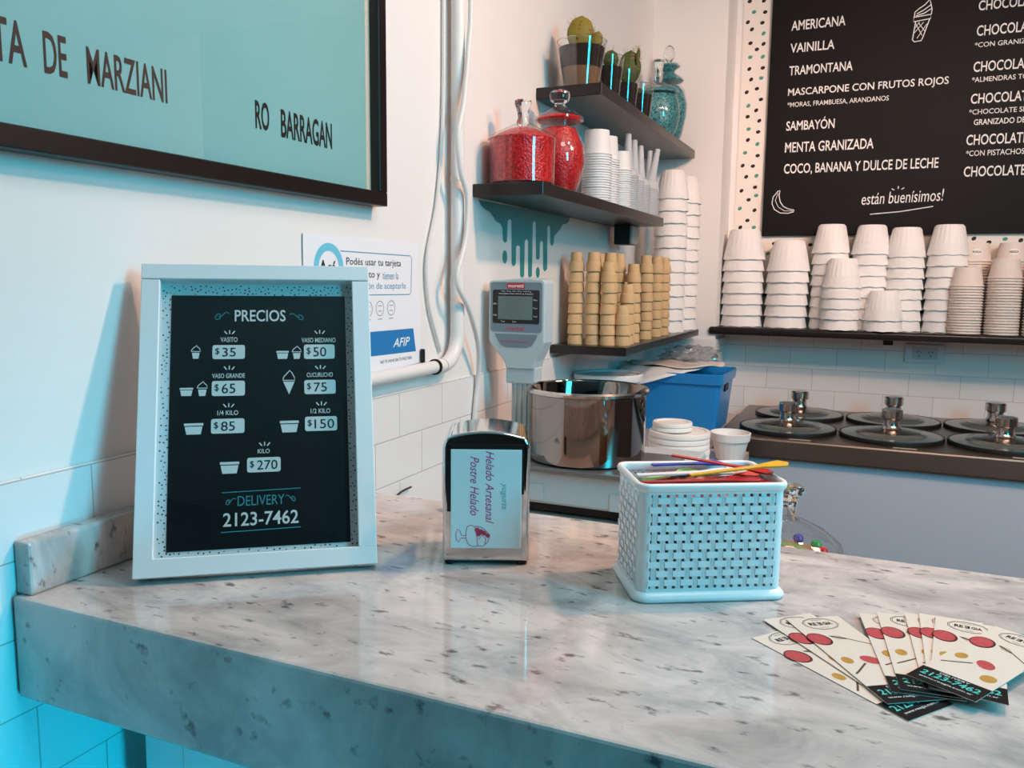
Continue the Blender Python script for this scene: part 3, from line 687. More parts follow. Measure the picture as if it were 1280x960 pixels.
# wafer cups
wf = proto(MB().lathe([(.018, 0), (.0208, 0), (.0205, .010), (.0185, .0235), (.0165, .025), (.0150, .047), (.0140, .049), (0, .049), (0, .046), (.0135, .046), (.0155, .026), (.0175, .02), (.018, 0)], 32), 'wafer_cup', M_WAFER)
gp = 'upturned wafer cups on the lowest left shelf'
for x, y, n, lab in ((.050, 2.058, 8, 'leftmost wafer stack'), (.096, 2.062, 8, 'second wafer stack from left'), (.139, 2.058, 7, 'third wafer stack from left'),
                     (.177, 2.068, 3, 'front three-cup wafer pile'), (.172, 2.120, 5, 'wafer stack just behind the three-cup pile'), (.168, 2.190, 7, 'seven-cup front-edge wafer stack'),
                     (.126, 2.115, 8, 'wafer stack behind the third one'), (.080, 2.115, 8, 'wafer stack behind the second one'),
                     (.122, 2.205, 8, 'inner wafer stack near shelf middle'), (.070, 2.19, 8, 'innermost wafer stack against the wall'),
                     (.165, 2.335, 8, 'third wafer stack from far end'), (.165, 2.455, 8, 'second wafer stack from far end'), (.168, 2.540, 8, 'farthest wafer stack')):
    cup_stack(wf, x, y, 1.197, n, .0272, 'tan wafer cup, {} in ' + lab, gp, rg, .0012)
gp = 'tall foam cup stacks behind the wafer cups'
for x, y, n, lab in ((.143, 2.72, 12, 'left tall stack behind the wafers'), (.150, 2.895, 12, 'right tall stack behind the wafers')):
    cup_stack(fC, x, y, 1.197, n, .0392, 'white foam cup, {} in ' + lab, gp, rg)
# paper tumblers and cones on the middle shelf
pB = proto(paper_mesh(.0355, .030, .060, .0024), 'paper_tumbler', M_PAPER)
pC = proto(paper_mesh(.0290, .024, .050, .0022), 'paper_tumbler', M_PAPER)
gp = 'upturned white paper tumblers on middle shelf'
for x, y, n, pr, lab, pt in ((.108, 2.030, 20, pB, 'wide stack beside the round red jar', .0062), (.100, 2.125, 20, pB, 'second wide stack on middle shelf', .0062), (.121, 2.195, 18, pC, 'narrow stack before the plastic cones', .0058)):
    cup_stack(pr, x, y, 1.558, n, pt, 'white paper tumbler, {} in ' + lab, gp, rg, .0004)
cn = proto(MB().lathe([(.029, 0), (.0315, 0), (.0315, .003), (.029, .004), (.0255, .018), (.016, .024), (.0125, .05), (.008, .115), (.006, .117), (0, .117), (0, .115), (.0055, .115), (.010, .05), (.014, .024), (.024, .016), (.028, .004), (.029, 0)], 28), 'plastic_cone', M_CLEARP)
gp = 'nested clear plastic cones on middle shelf'
for x, y, n, lab in ((.118, 2.275, 17, 'nearest plastic cone stack'), (.116, 2.345, 16, 'second plastic cone stack'), (.116, 2.415, 15, 'third plastic cone stack'), (.118, 2.515, 16, 'farthest plastic cone stack')):
    for k in range(n):
        o = cn.copy(); COL.objects.link(o); o.location = (x, y, 1.5584+k*.0058)
        tag(o, 'translucent plastic cone, {} in '.format(nth(n-1-k)) + lab, 'cone', gp)
        if lab.startswith('farthest') and k == n-1:
            o.rotation_euler = (.05, .22, 0); o['label'] = 'translucent plastic cone tilting on top of the farthest cone stack'
for p_ in (fA, fB, fC, pA, wf, pB, pC, cn): bpy.data.objects.remove(p_)

# ------------------------------------------------------------------ price frame leaning on the wall
t = thing('price_frame', 'white leaning picture frame with black ice cream price list', 'price frame', (.0959, .5814, CZ+.0005))
a_, th_, FW, FH = .6392, .3491, .2469, .3407
u = Vector((math.cos(a_), math.sin(a_), 0)); n0 = Vector((u.y, -u.x, 0)); v = Vector((0, 0, 1))*math.cos(th_) - n0*math.sin(th_); nn = u.cross(v)
FM = Matrix(((u.x, v.x, nn.x, 0), (u.y, v.y, nn.y, 0), (u.z, v.z, nn.z, 0), (0, 0, 0, 1)))
FMT = FM
fz_off = .0075          # lifts the lower back edge onto the marble
FM = Matrix.Translation((0, 0, fz_off)) @ FM
def xform(mb, m):
    bmesh.ops.transform(mb.bm, matrix=m, verts=mb.bm.verts); return mb
mb = MB(); W1 = .0195; dp = .022
for c, d in (((FW/2, W1/2), (FW, W1)), ((FW/2, FH-W1*.9/2), (FW, W1*.9)), ((W1/2, FH/2), (W1, FH-2*W1+.002)), ((FW-W1/2, FH/2), (W1, FH-2*W1+.002))):
    mb.box((c[0], c[1], -dp/2), (d[0], d[1], dp), bevel=.0008, seg=1)
xform(mb, FM).build('moulding', mat('frame_white', (232, 236, 238), .35), t)
xform(MB().box((FW/2, FH/2, -.0175), (FW-.02, FH-.02, .005)), FM).build('backing_card', mat('dotted_card', (222, 226, 228), .5), t)
mb = flat(MB()); rnd = random.Random(5)
IX0, IX1, IY0, IY1 = .0295, .2195, .0255, .3085
DD = []
for k in range(7000):
    x, y = rnd.uniform(.0205, .2265), rnd.uniform(.0215, .320)
    if IX0-.001 < x < IX1+.001 and IY0-.001 < y < IY1+.001: continue
    if any((x-a)**2+(y-b)**2 < .0036**2 for a, b in DD): continue
    DD.append((x, y)); mb.disc(x, y, .00095 if len(DD) % 3 else .0007, -.0149, None, n=8)
xform(mb, FM).build('card_dots', mat('black_print', (28, 20, 20), .5), t, smooth=False)
xform(MB().box(((IX0+IX1)/2, (IY0+IY1)/2, -.0146), (IX1-IX0, IY1-IY0, .0008)), FM).build('black_price_sheet', mat('price_black', (18, 22, 25), .4), t)
zt = -.0139
W = flat(MB())
PT = [('PRECIOS',0.0969,0.2778,0.1524,0.2915,.012),('VASITO',0.0818,0.2538,0.1000,0.2594,.008),('VASO GRANDE',0.0733,0.2122,0.1080,0.2175,.008),('1/4 KILO',0.0792,0.1703,0.1011,0.1756,.008),('VASO MEDIANO',0.1699,0.2526,0.2079,0.2582,.008),('CUCURUCHO',0.1751,0.2119,0.2039,0.2171,.008),('1/2 KILO',0.1788,0.1699,0.2004,0.1753,.008),('KILO',0.1218,0.1266,0.1344,0.1315,.008),('2123-7462',0.0860,0.0487,0.1643,0.0635,.012)]
for p in PT: W.text(p[0], p[1], p[2], p[3], p[4], z=zt, bold=p[5])
def rrect(mb, x0, y0, x1, y1, r, z):
    pts = []
    for cx, cy, a0 in ((x1-r, y1-r, 0), (x0+r, y1-r, 90), (x0+r, y0+r, 180), (x1-r, y0+r, 270)):
        for k in range(5): a = R(a0+k*22.5); pts.append((cx+r*math.cos(a), cy+r*math.sin(a)))
    mb.poly(pts, z)
PL = [(0.0734,0.2341,0.1080,0.2503,'35'),(0.0731,0.1920,0.1081,0.2091,'65'),(0.0728,0.1500,0.1078,0.1664,'85'),(0.1723,0.2332,0.2066,0.2502,'50'),(0.1722,0.1921,0.2069,0.2085,'75'),(0.1724,0.1498,0.2076,0.1662,'150'),(0.1105,0.1060,0.1459,0.1222,'270')]
for p in PL:
    rrect(W, p[0], p[1], p[2], p[3], .0025, zt)
    cx = (p[0]+p[2])/2 + (.0008); top = p[3] + .0128
    for dx, s_ in ((-.0045, -1), (0, 0), (.0045, 1)): W.ribbon([(cx+dx*.6, top), (cx+dx*1.25, top+.0045-(.001 if dx else 0))], .0012, zt)
def tub(x0, y0, x1, y1):
    W.poly([(x0+(x1-x0)*.13, y0), (x1-(x1-x0)*.13, y0), (x1-(x1-x0)*.04, y1-(y1-y0)*.3), (x0+(x1-x0)*.04, y1-(y1-y0)*.3)], zt)
    W.poly([(x0, y1-(y1-y0)*.22), (x1, y1-(y1-y0)*.22), (x1, y1), (x0, y1)], zt)
def cupi(x0, y0, x1, y1):
    w_, h_ = x1-x0, y1-y0
    W.poly([(x0+.2*w_, y0), (x1-.2*w_, y0), (x1-.08*w_, y0+.45*h_), (x0+.08*w_, y0+.45*h_)], zt)
    W.ribbon([(x0, y0+.55*h_), (x0+.1*w_, y0+.72*h_), (x0+.4*w_, y0+.9*h_), (x0+.62*w_, y0+h_), (x0+.66*w_, y0+.9*h_), (x1-.08*w_, y0+.75*h_), (x1, y0+.55*h_), (x0, y0+.55*h_)], .0009, zt)
for q in ((0.0449,0.1498,0.0648,0.1622),(0.1453,0.1491,0.1658,0.1623),(0.0823,0.1057,0.1024,0.1185),(0.1420,0.2336,0.1555,0.2429),(0.0398,0.1928,0.0537,0.2019)): tub(*q)
for q in ((0.0511,0.2348,0.0607,0.2500),(0.1592,0.2334,0.1694,0.2485),(0.0579,0.1924,0.0686,0.2087)): cupi(*q)
W.poly([(.1493, .2070), (.1555, .1923), (.1617, .2070)], zt)
W.ribbon([(.1490, .2085), (.1500, .2130), (.1530, .2160), (.1565, .2200), (.1590, .2170), (.1612, .2125), (.1620, .2085), (.1490, .2085)], .001, zt)
xform(W, FM).build('white_lettering', M_CHALK, t, smooth=False)
B = flat(MB())
for p in PL:
    wd = p[2]-p[0]; nd = len(p[4])
    B.text('$', p[0]+.0030, p[1]+.0048, p[0]+.0075, p[3]-.0035, z=zt+.0003)
    B.text(p[4], p[0]+.0105, p[1]+.0028, p[0]+.0105+.0072*nd, p[3]-.0032, z=zt+.0003)
xform(B, FM).build('price_numbers', mat('price_ink', (30, 34, 36), .5), t, smooth=False)
Tl = flat(MB())
Tl.text('DELIVERY', .1008, .0702, .1497, .0809, z=zt)
Tl.ribbon([(.0846, .0853), (.1671, .0868)], .0009, zt); Tl.ribbon([(.0839, .0430), (.1667, .0446)], .0009, zt)
def swirl(x0, y0, x1, y1, s):
    w_, h_ = x1-x0, y1-y0; pts = []
    for k in range(12):
        q = k/11; pts.append((x1-.62*w_*q, y0+h_*(.62 + .30*math.sin(PI*(.15+1.25*q)))))
    cx, cy = x0+.30*w_, y0+.50*h_
    for k in range(1, 19):
        q = k/18; a = R(20+400*q); r_ = 1-.72*q
        pts.append((cx - .30*w_*r_*math.sin(a)*-1 if False else cx+.28*w_*r_*math.cos(a+.4), cy-.46*h_*r_*math.sin(a-.1)))
    if s < 0: pts = [(x0+x1-px, py) for px, py in pts]
    Tl.ribbon(pts, .0008, zt)
swirl(0.0745,0.2791,0.0909,0.2894, 1); swirl(0.1569,0.2789,0.1734,0.2880, -1); swirl(.0880, .0715, .0990, .0795, 1); swirl(.1510, .0722, .1620, .0802, -1)
xform(Tl, FM).build('teal_lettering', mat('teal_lettering', (64, 158, 166), .5), t, smooth=False)
xform(MB().box((FW/2, FH/2, -.0045), (FW-2*W1+.002, FH-2*W1+.004, .0015)), FM).build('glass_pane', M_PANE, t)

# ------------------------------------------------------------------ napkin dispenser
t = thing('napkin_dispenser', 'chrome napkin dispenser with printed paper panel on the marble counter', 'napkin dispenser', (.3488, .775, CZ+.0005), R(23.9))
ND, NW = .082, .0958
def crown(x, zs, zc): return zs + (zc-zs)*(1 - ((x-NW/2)/(NW/2))**2)
prof = [(0, .0035)] + [(0, .132), (.0015, .138)] + [(NW*k/16, crown(NW*k/16, .1415, .1505)) for k in range(1, 16)] + [(NW-.0015, .138), (NW, .132), (NW, .0035)]
MZ = Matrix(((1, 0, 0, 0), (0, 0, 1, 0), (0, 1, 0, 0), (0, 0, 0, 1)))
mb = MB(); mb.prism(prof, ND, MZ)
es = [e for e in mb.bm.edges if abs(e.verts[0].co.y) < 1e-5 and abs(e.verts[1].co.y) < 1e-5 and len(e.link_faces) == 2 and e.calc_face_angle(0) > 1.0]
bmesh.ops.bevel(mb.bm, geom=es, offset=.004, segments=5, profile=.5, affect='EDGES')
mb.boxy = True; mb.build('chrome_body', M_CHROME, t, angle=35)
pr = [(.007, .010), (NW-.007, .010), (NW-.007, .134)] + [(NW-.007-(NW-.014)*k/12, crown(NW-.007-(NW-.014)*k/12, .134, .1425)) for k in range(1, 12)] + [(.007, .134)]
MB().prism(pr, .0012, Matrix.Translation((0, -.0013, 0)) @ MZ).build('face_plate', mat('face_chrome', (210, 208, 208), .12, 1.0), t, angle=50)
mb = MB()
mb.box((.0075, -.0016, .098), (.0045, .0016, .074)); mb.box((NW/2, -.0016, .1335), (NW-.012, .0016, .0055)); mb.box((NW-.0082, -.0016, .108), (.0035, .0016, .054))
mb.build('dark_strips', M_BLACK, t, smooth=False)  # black strips along the top and upper sides of the panel
MB().box((.0480, -.0022, .0752), (.0775, .0012, .1110), bevel=.0005, seg=1).build('paper_panel', mat('panel_paper', (226, 240, 242), .35), t)
# lettering on the panel runs top to bottom: local text x -> -z, text y -> +x
MP = Matrix(((0, 1, 0, 0), (0, 0, -1, -.0030), (-1, 0, 0, 0), (0, 0, 0, 1)))
mb = flat(MB())
mb.text('Helado Artesanal', -.1290, .0475, -.0480, .0565, z=0, mtx=MP, shear=.35)
mb.text('Postre Helado', -.1230, .0305, -.0570, .0400, z=0, mtx=MP, shear=.35)
# sundae drawing
def nr(pts, w_=.0007, closed=False): mb.ribbon(pts, w_, 0, Matrix(((1, 0, 0, 0), (0, 0, -1, -.0030), (0, 1, 0, 0), (0, 0, 0, 1))), closed)
nr([(.0275, .0445), (.0260, .0375), (.0262, .0300), (.0290, .0240), (.0340, .0215), (.0390, .0225)])
nr([(.0275, .0445), (.0320, .0462), (.0360, .0440), (.0380, .0340), (.0390, .0225)])
nr([(.0260, .0345), (.0215, .0340), (.0190, .0400), (.0165, .0410), (.0150, .0360), (.0155, .0290), (.0180, .0270), (.0200, .0310), (.0260, .0315)])
nr([(.0390, .0225), (.0450, .0220), (.0500, .0270), (.0520, .0330), (.0490, .0390), (.0430, .0440), (.0360, .0450)])
nr([(.0400, .0300), (.0440, .0350), (.0480, .0300), (.0470, .0250)])
mb.build('magenta_print', mat('magenta_ink', (196, 62, 132), .5), t, smooth=False)
mb = flat(MB()); MQ = Matrix(((1, 0, 0, 0), (0, 0, -1, -.0031), (0, 1, 0, 0), (0, 0, 0, 1)))
for x, z, r_ in ((.0385, .0405, .0028), (.0425, .0385, .003), (.0400, .0360, .0026), (.0460, .0372, .0026), (.0500, .0345, .0025)): mb.disc(x, z, r_, 0, MQ)
mb.build('berry_print', mat('berry_ink', (206, 60, 92), .5), t, smooth=False)
mb = flat(MB()); mb.text('yogurts', -.094, .0635, -.064, .0705, z=.0001, mtx=MP, shear=.3)
mb.build('green_print', mat('faded_green_ink', (96, 200, 196), .5), t, smooth=False)
for x, y in ((.008, .008), (NW-.008, .008), (.008, ND-.008), (NW-.008, ND-.008)):
    MB().cyl((x, y, 0), .006, .0045, 16).build('foot', M_BLACK, t)
tag(MB().tube(smooth_path([(.262, .955, 1.054), (.250, .967, 1.060), (.256, .980, 1.075), (.275, .985, 1.088), (.296, .975, 1.09), (.31, .955, 1.074), (.303, .940, 1.056), (.282, .942, 1.0535)]), .0032, 10, closed=False).build('metal_loop', M_CHROME), 'bent chrome wire loop lying behind the napkin dispenser', 'loop') 

# ------------------------------------------------------------------ woven basket with spoons
BW, BD, BH = .146, .098, .119
t = thing('woven_basket', 'white woven plastic basket full of coloured spoons on the marble counter', 'basket', (.6385-.0005, .799-.0005, CZ+.0005), R(29.2))
# local: x along front, y depth (front at y=0), z up
mbk = mat('basket_plastic', (232, 238, 240), .28)
def panel(mb, P0, ux, uz, nrm, ncol, nrow, pitch_x, pitch_z, hole):
    """perforated sheet with over-and-under straps; P0 lower left of the first hole row"""
    def pt(a, b, d): return P0 + ux*a + uz*b + nrm*d
    def slab(a0, a1, b0, b1, d0, d1):
        vs = [mb.bm.verts.new(pt(a, b, d)) for d in (d0, d1) for a, b in ((a0, b0), (a1, b0), (a1, b1), (a0, b1))]
        for f in ((3, 2, 1, 0), (4, 5, 6, 7), (0, 1, 5, 4), (1, 2, 6, 5), (2, 3, 7, 6), (3, 0, 4, 7)): mb.bm.faces.new([vs[i] for i in f])
    hw = hole/2
    # vertical sheet straps between hole columns, horizontal between rows
    for j in range(ncol-1):
        slab(j*pitch_x+hw, (j+1)*pitch_x-hw, 0-.006, (nrow-1)*pitch_z+.006, -.001, .0)
    for i in range(nrow-1):
        slab(-.003, (ncol-1)*pitch_x+.003, i*pitch_z+hw, (i+1)*pitch_z-hw, -.0010, -.0001)
    W_ = (ncol-1)*pitch_x; H_ = (nrow-1)*pitch_z
    slab(-.003, W_+.003, -.006, -hw, -.001, .0004); slab(-.003, W_+.003, H_+hw, H_+.006, -.001, .0004)
    for i in range(-1, nrow):
        for j in range(-1, ncol):
            ca, cb_ = (j+.5)*pitch_x, (i+.5)*pitch_z
            wx, wz = pitch_x-hole, pitch_z-hole
            edge = j in (-1, ncol-1) or i in (-1, nrow-1)
            if edge: continue
            if (i+j) % 2 == 0:
                slab(ca-pitch_x*.68, ca+pitch_x*.68, cb_-wz/2, cb_+wz/2, 0, .0013)
            else:
                for q in range(4):
                    x0 = ca-wx/2 + q*wx/4
                    slab(x0+.0002, x0+wx/4-.0002, cb_-pitch_z*.68, cb_+pitch_z*.68, 0, .0008)
hb = .0031
z_lo, z_hi = .0145, .1065
mb = MB()
ncF, nr_ = 16, 11
pz = (z_hi-z_lo)/(nr_-1); px_ = (BW-.020)/(ncF-1)
panel(mb, Vector((-BW/2+.010, 0, z_lo)), Vector((1, 0, 0)), Vector((0, 0, 1)), Vector((0, -1, 0)), ncF, nr_, px_, pz, hb)
panel(mb, Vector((BW/2-.010, BD, z_lo)), Vector((-1, 0, 0)), Vector((0, 0, 1)), Vector((0, 1, 0)), ncF, nr_, px_, pz, hb)
ncS = 11; ps = (BD-.020)/(ncS-1)
panel(mb, Vector((-BW/2, BD-.010, z_lo)), Vector((0, -1, 0)), Vector((0, 0, 1)), Vector((-1, 0, 0)), ncS, nr_, ps, pz, hb)
panel(mb, Vector((BW/2, .010, z_lo)), Vector((0, 1, 0)), Vector((0, 0, 1)), Vector((1, 0, 0)), ncS, nr_, ps, pz, hb)
# solid corners
for cx, cy, a0 in ((BW/2-.010, .010, 270), (BW/2-.010, BD-.010, 0), (-BW/2+.010, BD-.010, 90), (-BW/2+.010, .010, 180)):
    N = 8; ro, ri = .0105, .009
    for k in range(N):
        a, b = R(a0+90*k/N), R(a0+90*(k+1)/N)
        vs = [mb.bm.verts.new((cx+r_*math.cos(q), cy+r_*math.sin(q), z_)) for z_ in (.004, .115) for r_, q in ((ri, a), (ro, a), (ro, b), (ri, b))]
        for f in ((3, 2, 1, 0), (4, 5, 6, 7), (0, 1, 5, 4), (1, 2, 6, 5), (2, 3, 7, 6), (3, 0, 4, 7)): mb.bm.faces.new([vs[i] for i in f])
mb.build('woven_walls', mbk, t, smooth=False)
def rr_loop(hx, y0, y1, r_, n=8):
    pts = []
    for cx, cy, a0 in ((hx-r_, y1-r_, 0), (-hx+r_, y1-r_, 90), (-hx+r_, y0+r_, 180), (hx-r_, y0+r_, 270)):
        for k in range(n+1): a = R(a0+90*k/n); pts.append((cx+r_*math.cos(a), cy+r_*math.sin(a)))
    return pts
def ring_sweep(mb, sections):
    """sections: list of (grow, z); closed loop of offsets around the basket outline"""
    loops = []
    for g, z in sections:
        loops.append([mb.bm.verts.new((x, y, z)) for x, y in rr_loop(BW/2+g, -g, BD+g, .010+g)])
    n = len(loops[0])
    for A, B_ in zip(loops, loops[1:] + loops[:1]):
        for i in range(n): mb.bm.faces.new((A[i], A[(i+1) % n], B_[(i+1) % n], B_[i]))
mb = MB(); ring_sweep(mb, [(-.0015, .1105), (.001, .1105), (.0035, .1125), (.0040, .1165), (.0025, .119), (-.0005, .119), (-.002, .117)])
mb.build('rim', mat('rim_plastic', (240, 240, 240), .25), t, angle=60)
mb = MB(); ring_sweep(mb, [(-.0015, .0), (.0045, .0), (.0060, .002), (.0055, .005), (.001, .0095), (-.0015, .0095)])
mb.box((0, BD/2, .002), (BW-.004, BD-.004, .002))
mb.build('base', mbk, t, angle=60)
def spoon(name, label, color, loc, rot, L=.105, clear=False):
    mb = MB(); n = 18; prev = None; rows = []
    for k in range(n+1):
        q = k/n; x = (q-.5)*L
        if q < .7: wd = .0036+.0012*(q/.7)**2; dz = .0
        else:
            b = (q-.7)/.3; wd = .0048 + .0062*math.sin(min(b*1.25, 1)*PI/2) if b < .8 else .011*math.sqrt(max(0, 1-((b-.8)/.2)**2))+.0005; dz = -.0025*math.sin(b*PI)
        rows.append((x, wd, dz))
    th = .0016; vt = []
    for x, wd, dz in rows:
        vt.append([mb.bm.verts.new((x, -wd, th)), mb.bm.verts.new((x, 0, th+dz)), mb.bm.verts.new((x, wd, th)), mb.bm.verts.new((x, wd, 0)), mb.bm.verts.new((x, 0, dz)), mb.bm.verts.new((x, -wd, 0))])
    for A, B_ in zip(vt, vt[1:]):
        for i in range(6): mb.bm.faces.new((A[i], A[(i+1) % 6], B_[(i+1) % 6], B_[i]))
    mb.bm.faces.new(vt[0][::-1]); mb.bm.faces.new(vt[-1])
    o = mb.build(name, color, angle=50)
    TM = Matrix.Translation((.638, .7985, CZ)) @ Matrix.Rotation(R(29.2), 4, 'Z')
    o.matrix_world = TM @ Matrix.Translation(loc) @ Euler(rot).to_matrix().to_4x4()
    return tag(o, label, 'spoon', 'coloured plastic spoons in the basket')
yel = mat('yellow_plastic', (232, 176, 44), .3); blu = mat('blue_plastic', (20, 70, 180), .3); grn = mat('lime_plastic', (176, 206, 120), .3); wht = mat('milky_plastic', (238, 226, 226), .3); red2 = mat('dark_red_plastic', (170, 26, 36), .3)
zt_ = .1160
spoon('plastic_spoon', 'yellow spoon sticking over the right rim of the basket', yel, (.036, .030, zt_+.0095), (0, -.10, .05))
spoon('plastic_spoon', 'bright red spoon slanting from the back middle of the basket', M_RED, (.028, .060, zt_+.008), (0, .10, -.42))
spoon('plastic_spoon', 'milky white spoon lying left to right across the red ones', wht, (-.018, .036, zt_+.0045), (.05, .0, .12))
spoon('plastic_spoon', 'blue spoon lying at the back left of the basket', blu, (-.002, .082, zt_+.0035), (0, 0, .10), .08)
spoon('plastic_spoon', 'pale lime green spoon at the left side of the basket', grn, (-.032, .050, zt_-.0005), (0, 0, .55), .08)
spoon('plastic_spoon', 'dark red spoon along the front of the basket', red2, (-.008, .014, zt_+.002), (0, 0, .06), .125)
spoon('plastic_spoon', 'second dark red spoon under the yellow spoon at the right', red2, (.024, .016, zt_-.0015), (0, 0, -.08), .085)
spoon('plastic_spoon', 'red spoon lying between the white and front spoons', M_RED, (-.012, .026, zt_-.002), (0, 0, .2), .11)
spoon('plastic_spoon', 'cream spoon peeking out under the bright red spoon', wht, (.030, .052, zt_-.0025), (0, 0, .9), .085)
spoon('plastic_spoon', 'orange-red spoon deepest in the pile at the back right', mat('coral_plastic', (214, 78, 60), .3), (.022, .070, zt_-.004), (0, 0, -.15), .10)
# heap that carries the visible spoons
mb = MB(); rnd = random.Random(2)
g = bmesh.ops.create_grid(mb.bm, x_segments=26, y_segments=18, size=.5)['verts']
for vv in g:
    vv.co = Vector((vv.co.x*(BW-.006), vv.co.y*(BD-.006)+BD/2, max(.060,   .1115 + rnd.uniform(-.003, .003) - .012*((vv.co.x*2)**4+(vv.co.y*2)**4))))
heap = mb.build('spoon_heap', mat('mixed_spoons', (204, 120, 110), .35, var=.8, vscale=90)); heap.matrix_world = Matrix.Translation((.638, .7985, CZ)) @ Matrix.Rotation(R(29.2), 4, 'Z')
sm = heap.modifiers.new('thickness', 'SOLIDIFY'); sm.thickness = .06; sm.offset = -1
tag(heap, 'jumble of reddish spoons filling the basket beneath the loose ones', 'spoons'); heap['kind'] = 'stuff'

# ------------------------------------------------------------------ flyers
fw_, fl_, ft_ = .0525, .156, .0005
pz_ = {}
fp = mat('flyer_photo', (226, 214, 202), .3, var=.1, vscale=10)
def flyer(label, bl, ang, k):
    t = thing('flyer', label, 'flyer', (bl[0], bl[1], CZ+.0003+k*.0011), ang - PI/2, 'fanned paper flyers on the counter')
    if pz_: 
        for nm, me in pz_.items():
            o = bpy.data.objects.new(nm, me); COL.objects.link(o); o.parent = t
        return t
    def keep(o): pz_[o.name] = o.data; return o
    keep(MB().box((fw_/2, fl_/2, ft_/2), (fw_, fl_, ft_)).build('card', fp, t, smooth=False))
    z = ft_+.00008
    mb = flat(MB()); mb.poly([(0, 0), (fw_, 0), (fw_, .027), (0, .027)], z); keep(mb.build('black_footer', mat('flyer_black', (18, 20, 22), .3), t, smooth=False))
    mb = flat(MB()); mb.text('2123-7462', .004, .0125, fw_-.004, .0205, z=z+.00008, bold=.02); keep(mb.build('phone_number', mat('flyer_teal', (70, 190, 180), .4), t, smooth=False))
    mb = flat(MB()); mb.text('DELIVERY', .015, .0222, fw_-.015, .0250, z=z+.00008); mb.text('www.reegia.com.ar', .006, .0060, fw_-.006, .0095, z=z+.00008); keep(mb.build('footer_text', mat('flyer_white', (220, 226, 226), .4), t, smooth=False))
    mb = flat(MB()); mb.text('RE', .0155, .1385, .0225, .1445, z=z+.0001, bold=.03); mb.text('GIA', .0290, .1385, .0375, .1445, z=z+.0001, bold=.03)
    m3 = Matrix.Translation((.0257, .1415, 0)) @ Matrix.Rotation(PI, 4, 'Z') @ Matrix.Translation((-.0257, -.1415, 0)); mb.text('E', .0236, .1385, .0276, .1445, z=z+.0001, bold=.03, mtx=m3)
    for rr_, w_ in ((.0155, .0006), (.0142, .0004)):
        mb.ribbon([(.0265+rr_*1.08*math.cos(a), .1415+rr_*.80*math.sin(a)) for a in [2*PI*(q+.5)/12 for q in range(12)]], w_, z, None, True)
    mb.text('HELADOS', .0210, .1488, .0320, .1502, z=z+.0001); mb.text('POSTRES', .0225, .1330, .0305, .1342, z=z+.0001)
    keep(mb.build('logo', mat('flyer_ink', (24, 20, 20), .4), t, smooth=False))
    mb = flat(MB()); mb.disc(.0085, .1110, .0100, z+.0000, None, n=24, ry=.0125, rot=.2); keep(mb.build('bowl_print', mat('bowl_brown', (74, 34, 30), .4), t, smooth=False))
    mb = flat(MB()); mb.disc(.0080, .1112, .0086, z+.00008, None, n=24, ry=.0108, rot=.2); keep(mb.build('raspberry_print', mat('raspberry', (206, 84, 90), .4, var=.5, vscale=180), t, smooth=False))
    mb = flat(MB()); mb.disc(.030, .068, .0065, z, None, ry=.009, rot=.7); keep(mb.build('spoon_berry_print', mat('raspberry'), t, smooth=False))
    mb = flat(MB()); mb.ribbon([(.022, .063), (.010, .052), (.004, .047)], .0018, z); mb.ribbon([(.020, .116), (.034, .108), (.050, .094)], .0012, z)
    for dd in (-.003, -.001, .001, .003): mb.ribbon([(.020, .116), (.027+dd*.3, .112+dd), (.034, .108)], .0006, z)
    keep(mb.build('whisk_print', mat('whisk_brown', (96, 70, 58), .4), t, smooth=False))
    mb = flat(MB()); mb.disc(.0100, .0700, .0048, z, None, ry=.0062); keep(mb.build('gold_berry_print', mat('gold_berry', (206, 158, 74), .4, var=.5, vscale=200), t, smooth=False))
    mb = flat(MB()); mb.disc(.0420, .0445, .0060, z, None, ry=.0070); keep(mb.build('large_gold_berry_print', mat('gold_berry'), t, smooth=False))
    return t
FL = [((.811-.0, .629), 142, 'leftmost flyer, lowest of the fan beside the basket'), ((.797, .652), 132, 'second flyer from the left in the fan'), ((.797, .645), 123, 'third flyer from left, with its round logo in full view'),
      ((.800, .664), 99.5, 'flyer right of the wide gap in the fan, only a sliver shown'), ((.806, .669), 96, 'flyer with logo half hidden, second after the gap in the fan'),
      ((.823, .6755), 93.5, 'narrow sliver of flyer in the middle of the right-hand group'), ((.826, .677), 90, 'second narrow sliver of flyer in the right-hand group'), ((.826, .674), 85, 'flyer just under the uppermost one, logo visible'), ((.8105, .688), 60.5, 'uppermost flyer of the fan at the right with phone number')]
for k, (bl, an, lab) in enumerate(FL): flyer(lab, bl, R(an), k)

# ------------------------------------------------------------------ market scale
t = thing('market_scale', 'pale grey market scale with tall display head under the shelves', 'scale', (.25, 1.64, BZ))
mg = mat('scale_grey', (186, 200, 204), .4); mdk = mat('scale_panel', (118, 136, 148), .35)
def L_(x, y, z): return (x-.25, y-1.64, z-BZ)
MB().box(L_(.255, 1.64, .9585), (.39, .33, .067), bevel=.006, seg=3).build('housing', mg, t)
MB().box(L_(.255, 1.64, .916), (.35, .29, .018)).build('underside_shadow', M_BLACK, t)  # black inset plate stands in for the shadow beneath the housing
for x in (.09, .42):
    for y in (1.50, 1.78): MB().cyl(L_(x, y, .9002), .014, .012, 16).build('foot', M_BLACK, t)
MB().box(L_(.272, 1.575, .9975), (.31, .235, .009), bevel=.003).build('platter', mat('platter_grey', (120, 124, 126), .3, .6), t)
MB().box(L_(.165, 1.4738, .948), (.06, .002, .034), bevel=.0008, seg=1).build('port_cover', mg, t)
MB().box(L_(.365, 1.4738, .944), (.07, .002, .034), bevel=.0008, seg=1).build('port_cover', mg, t)
HY = 1.60
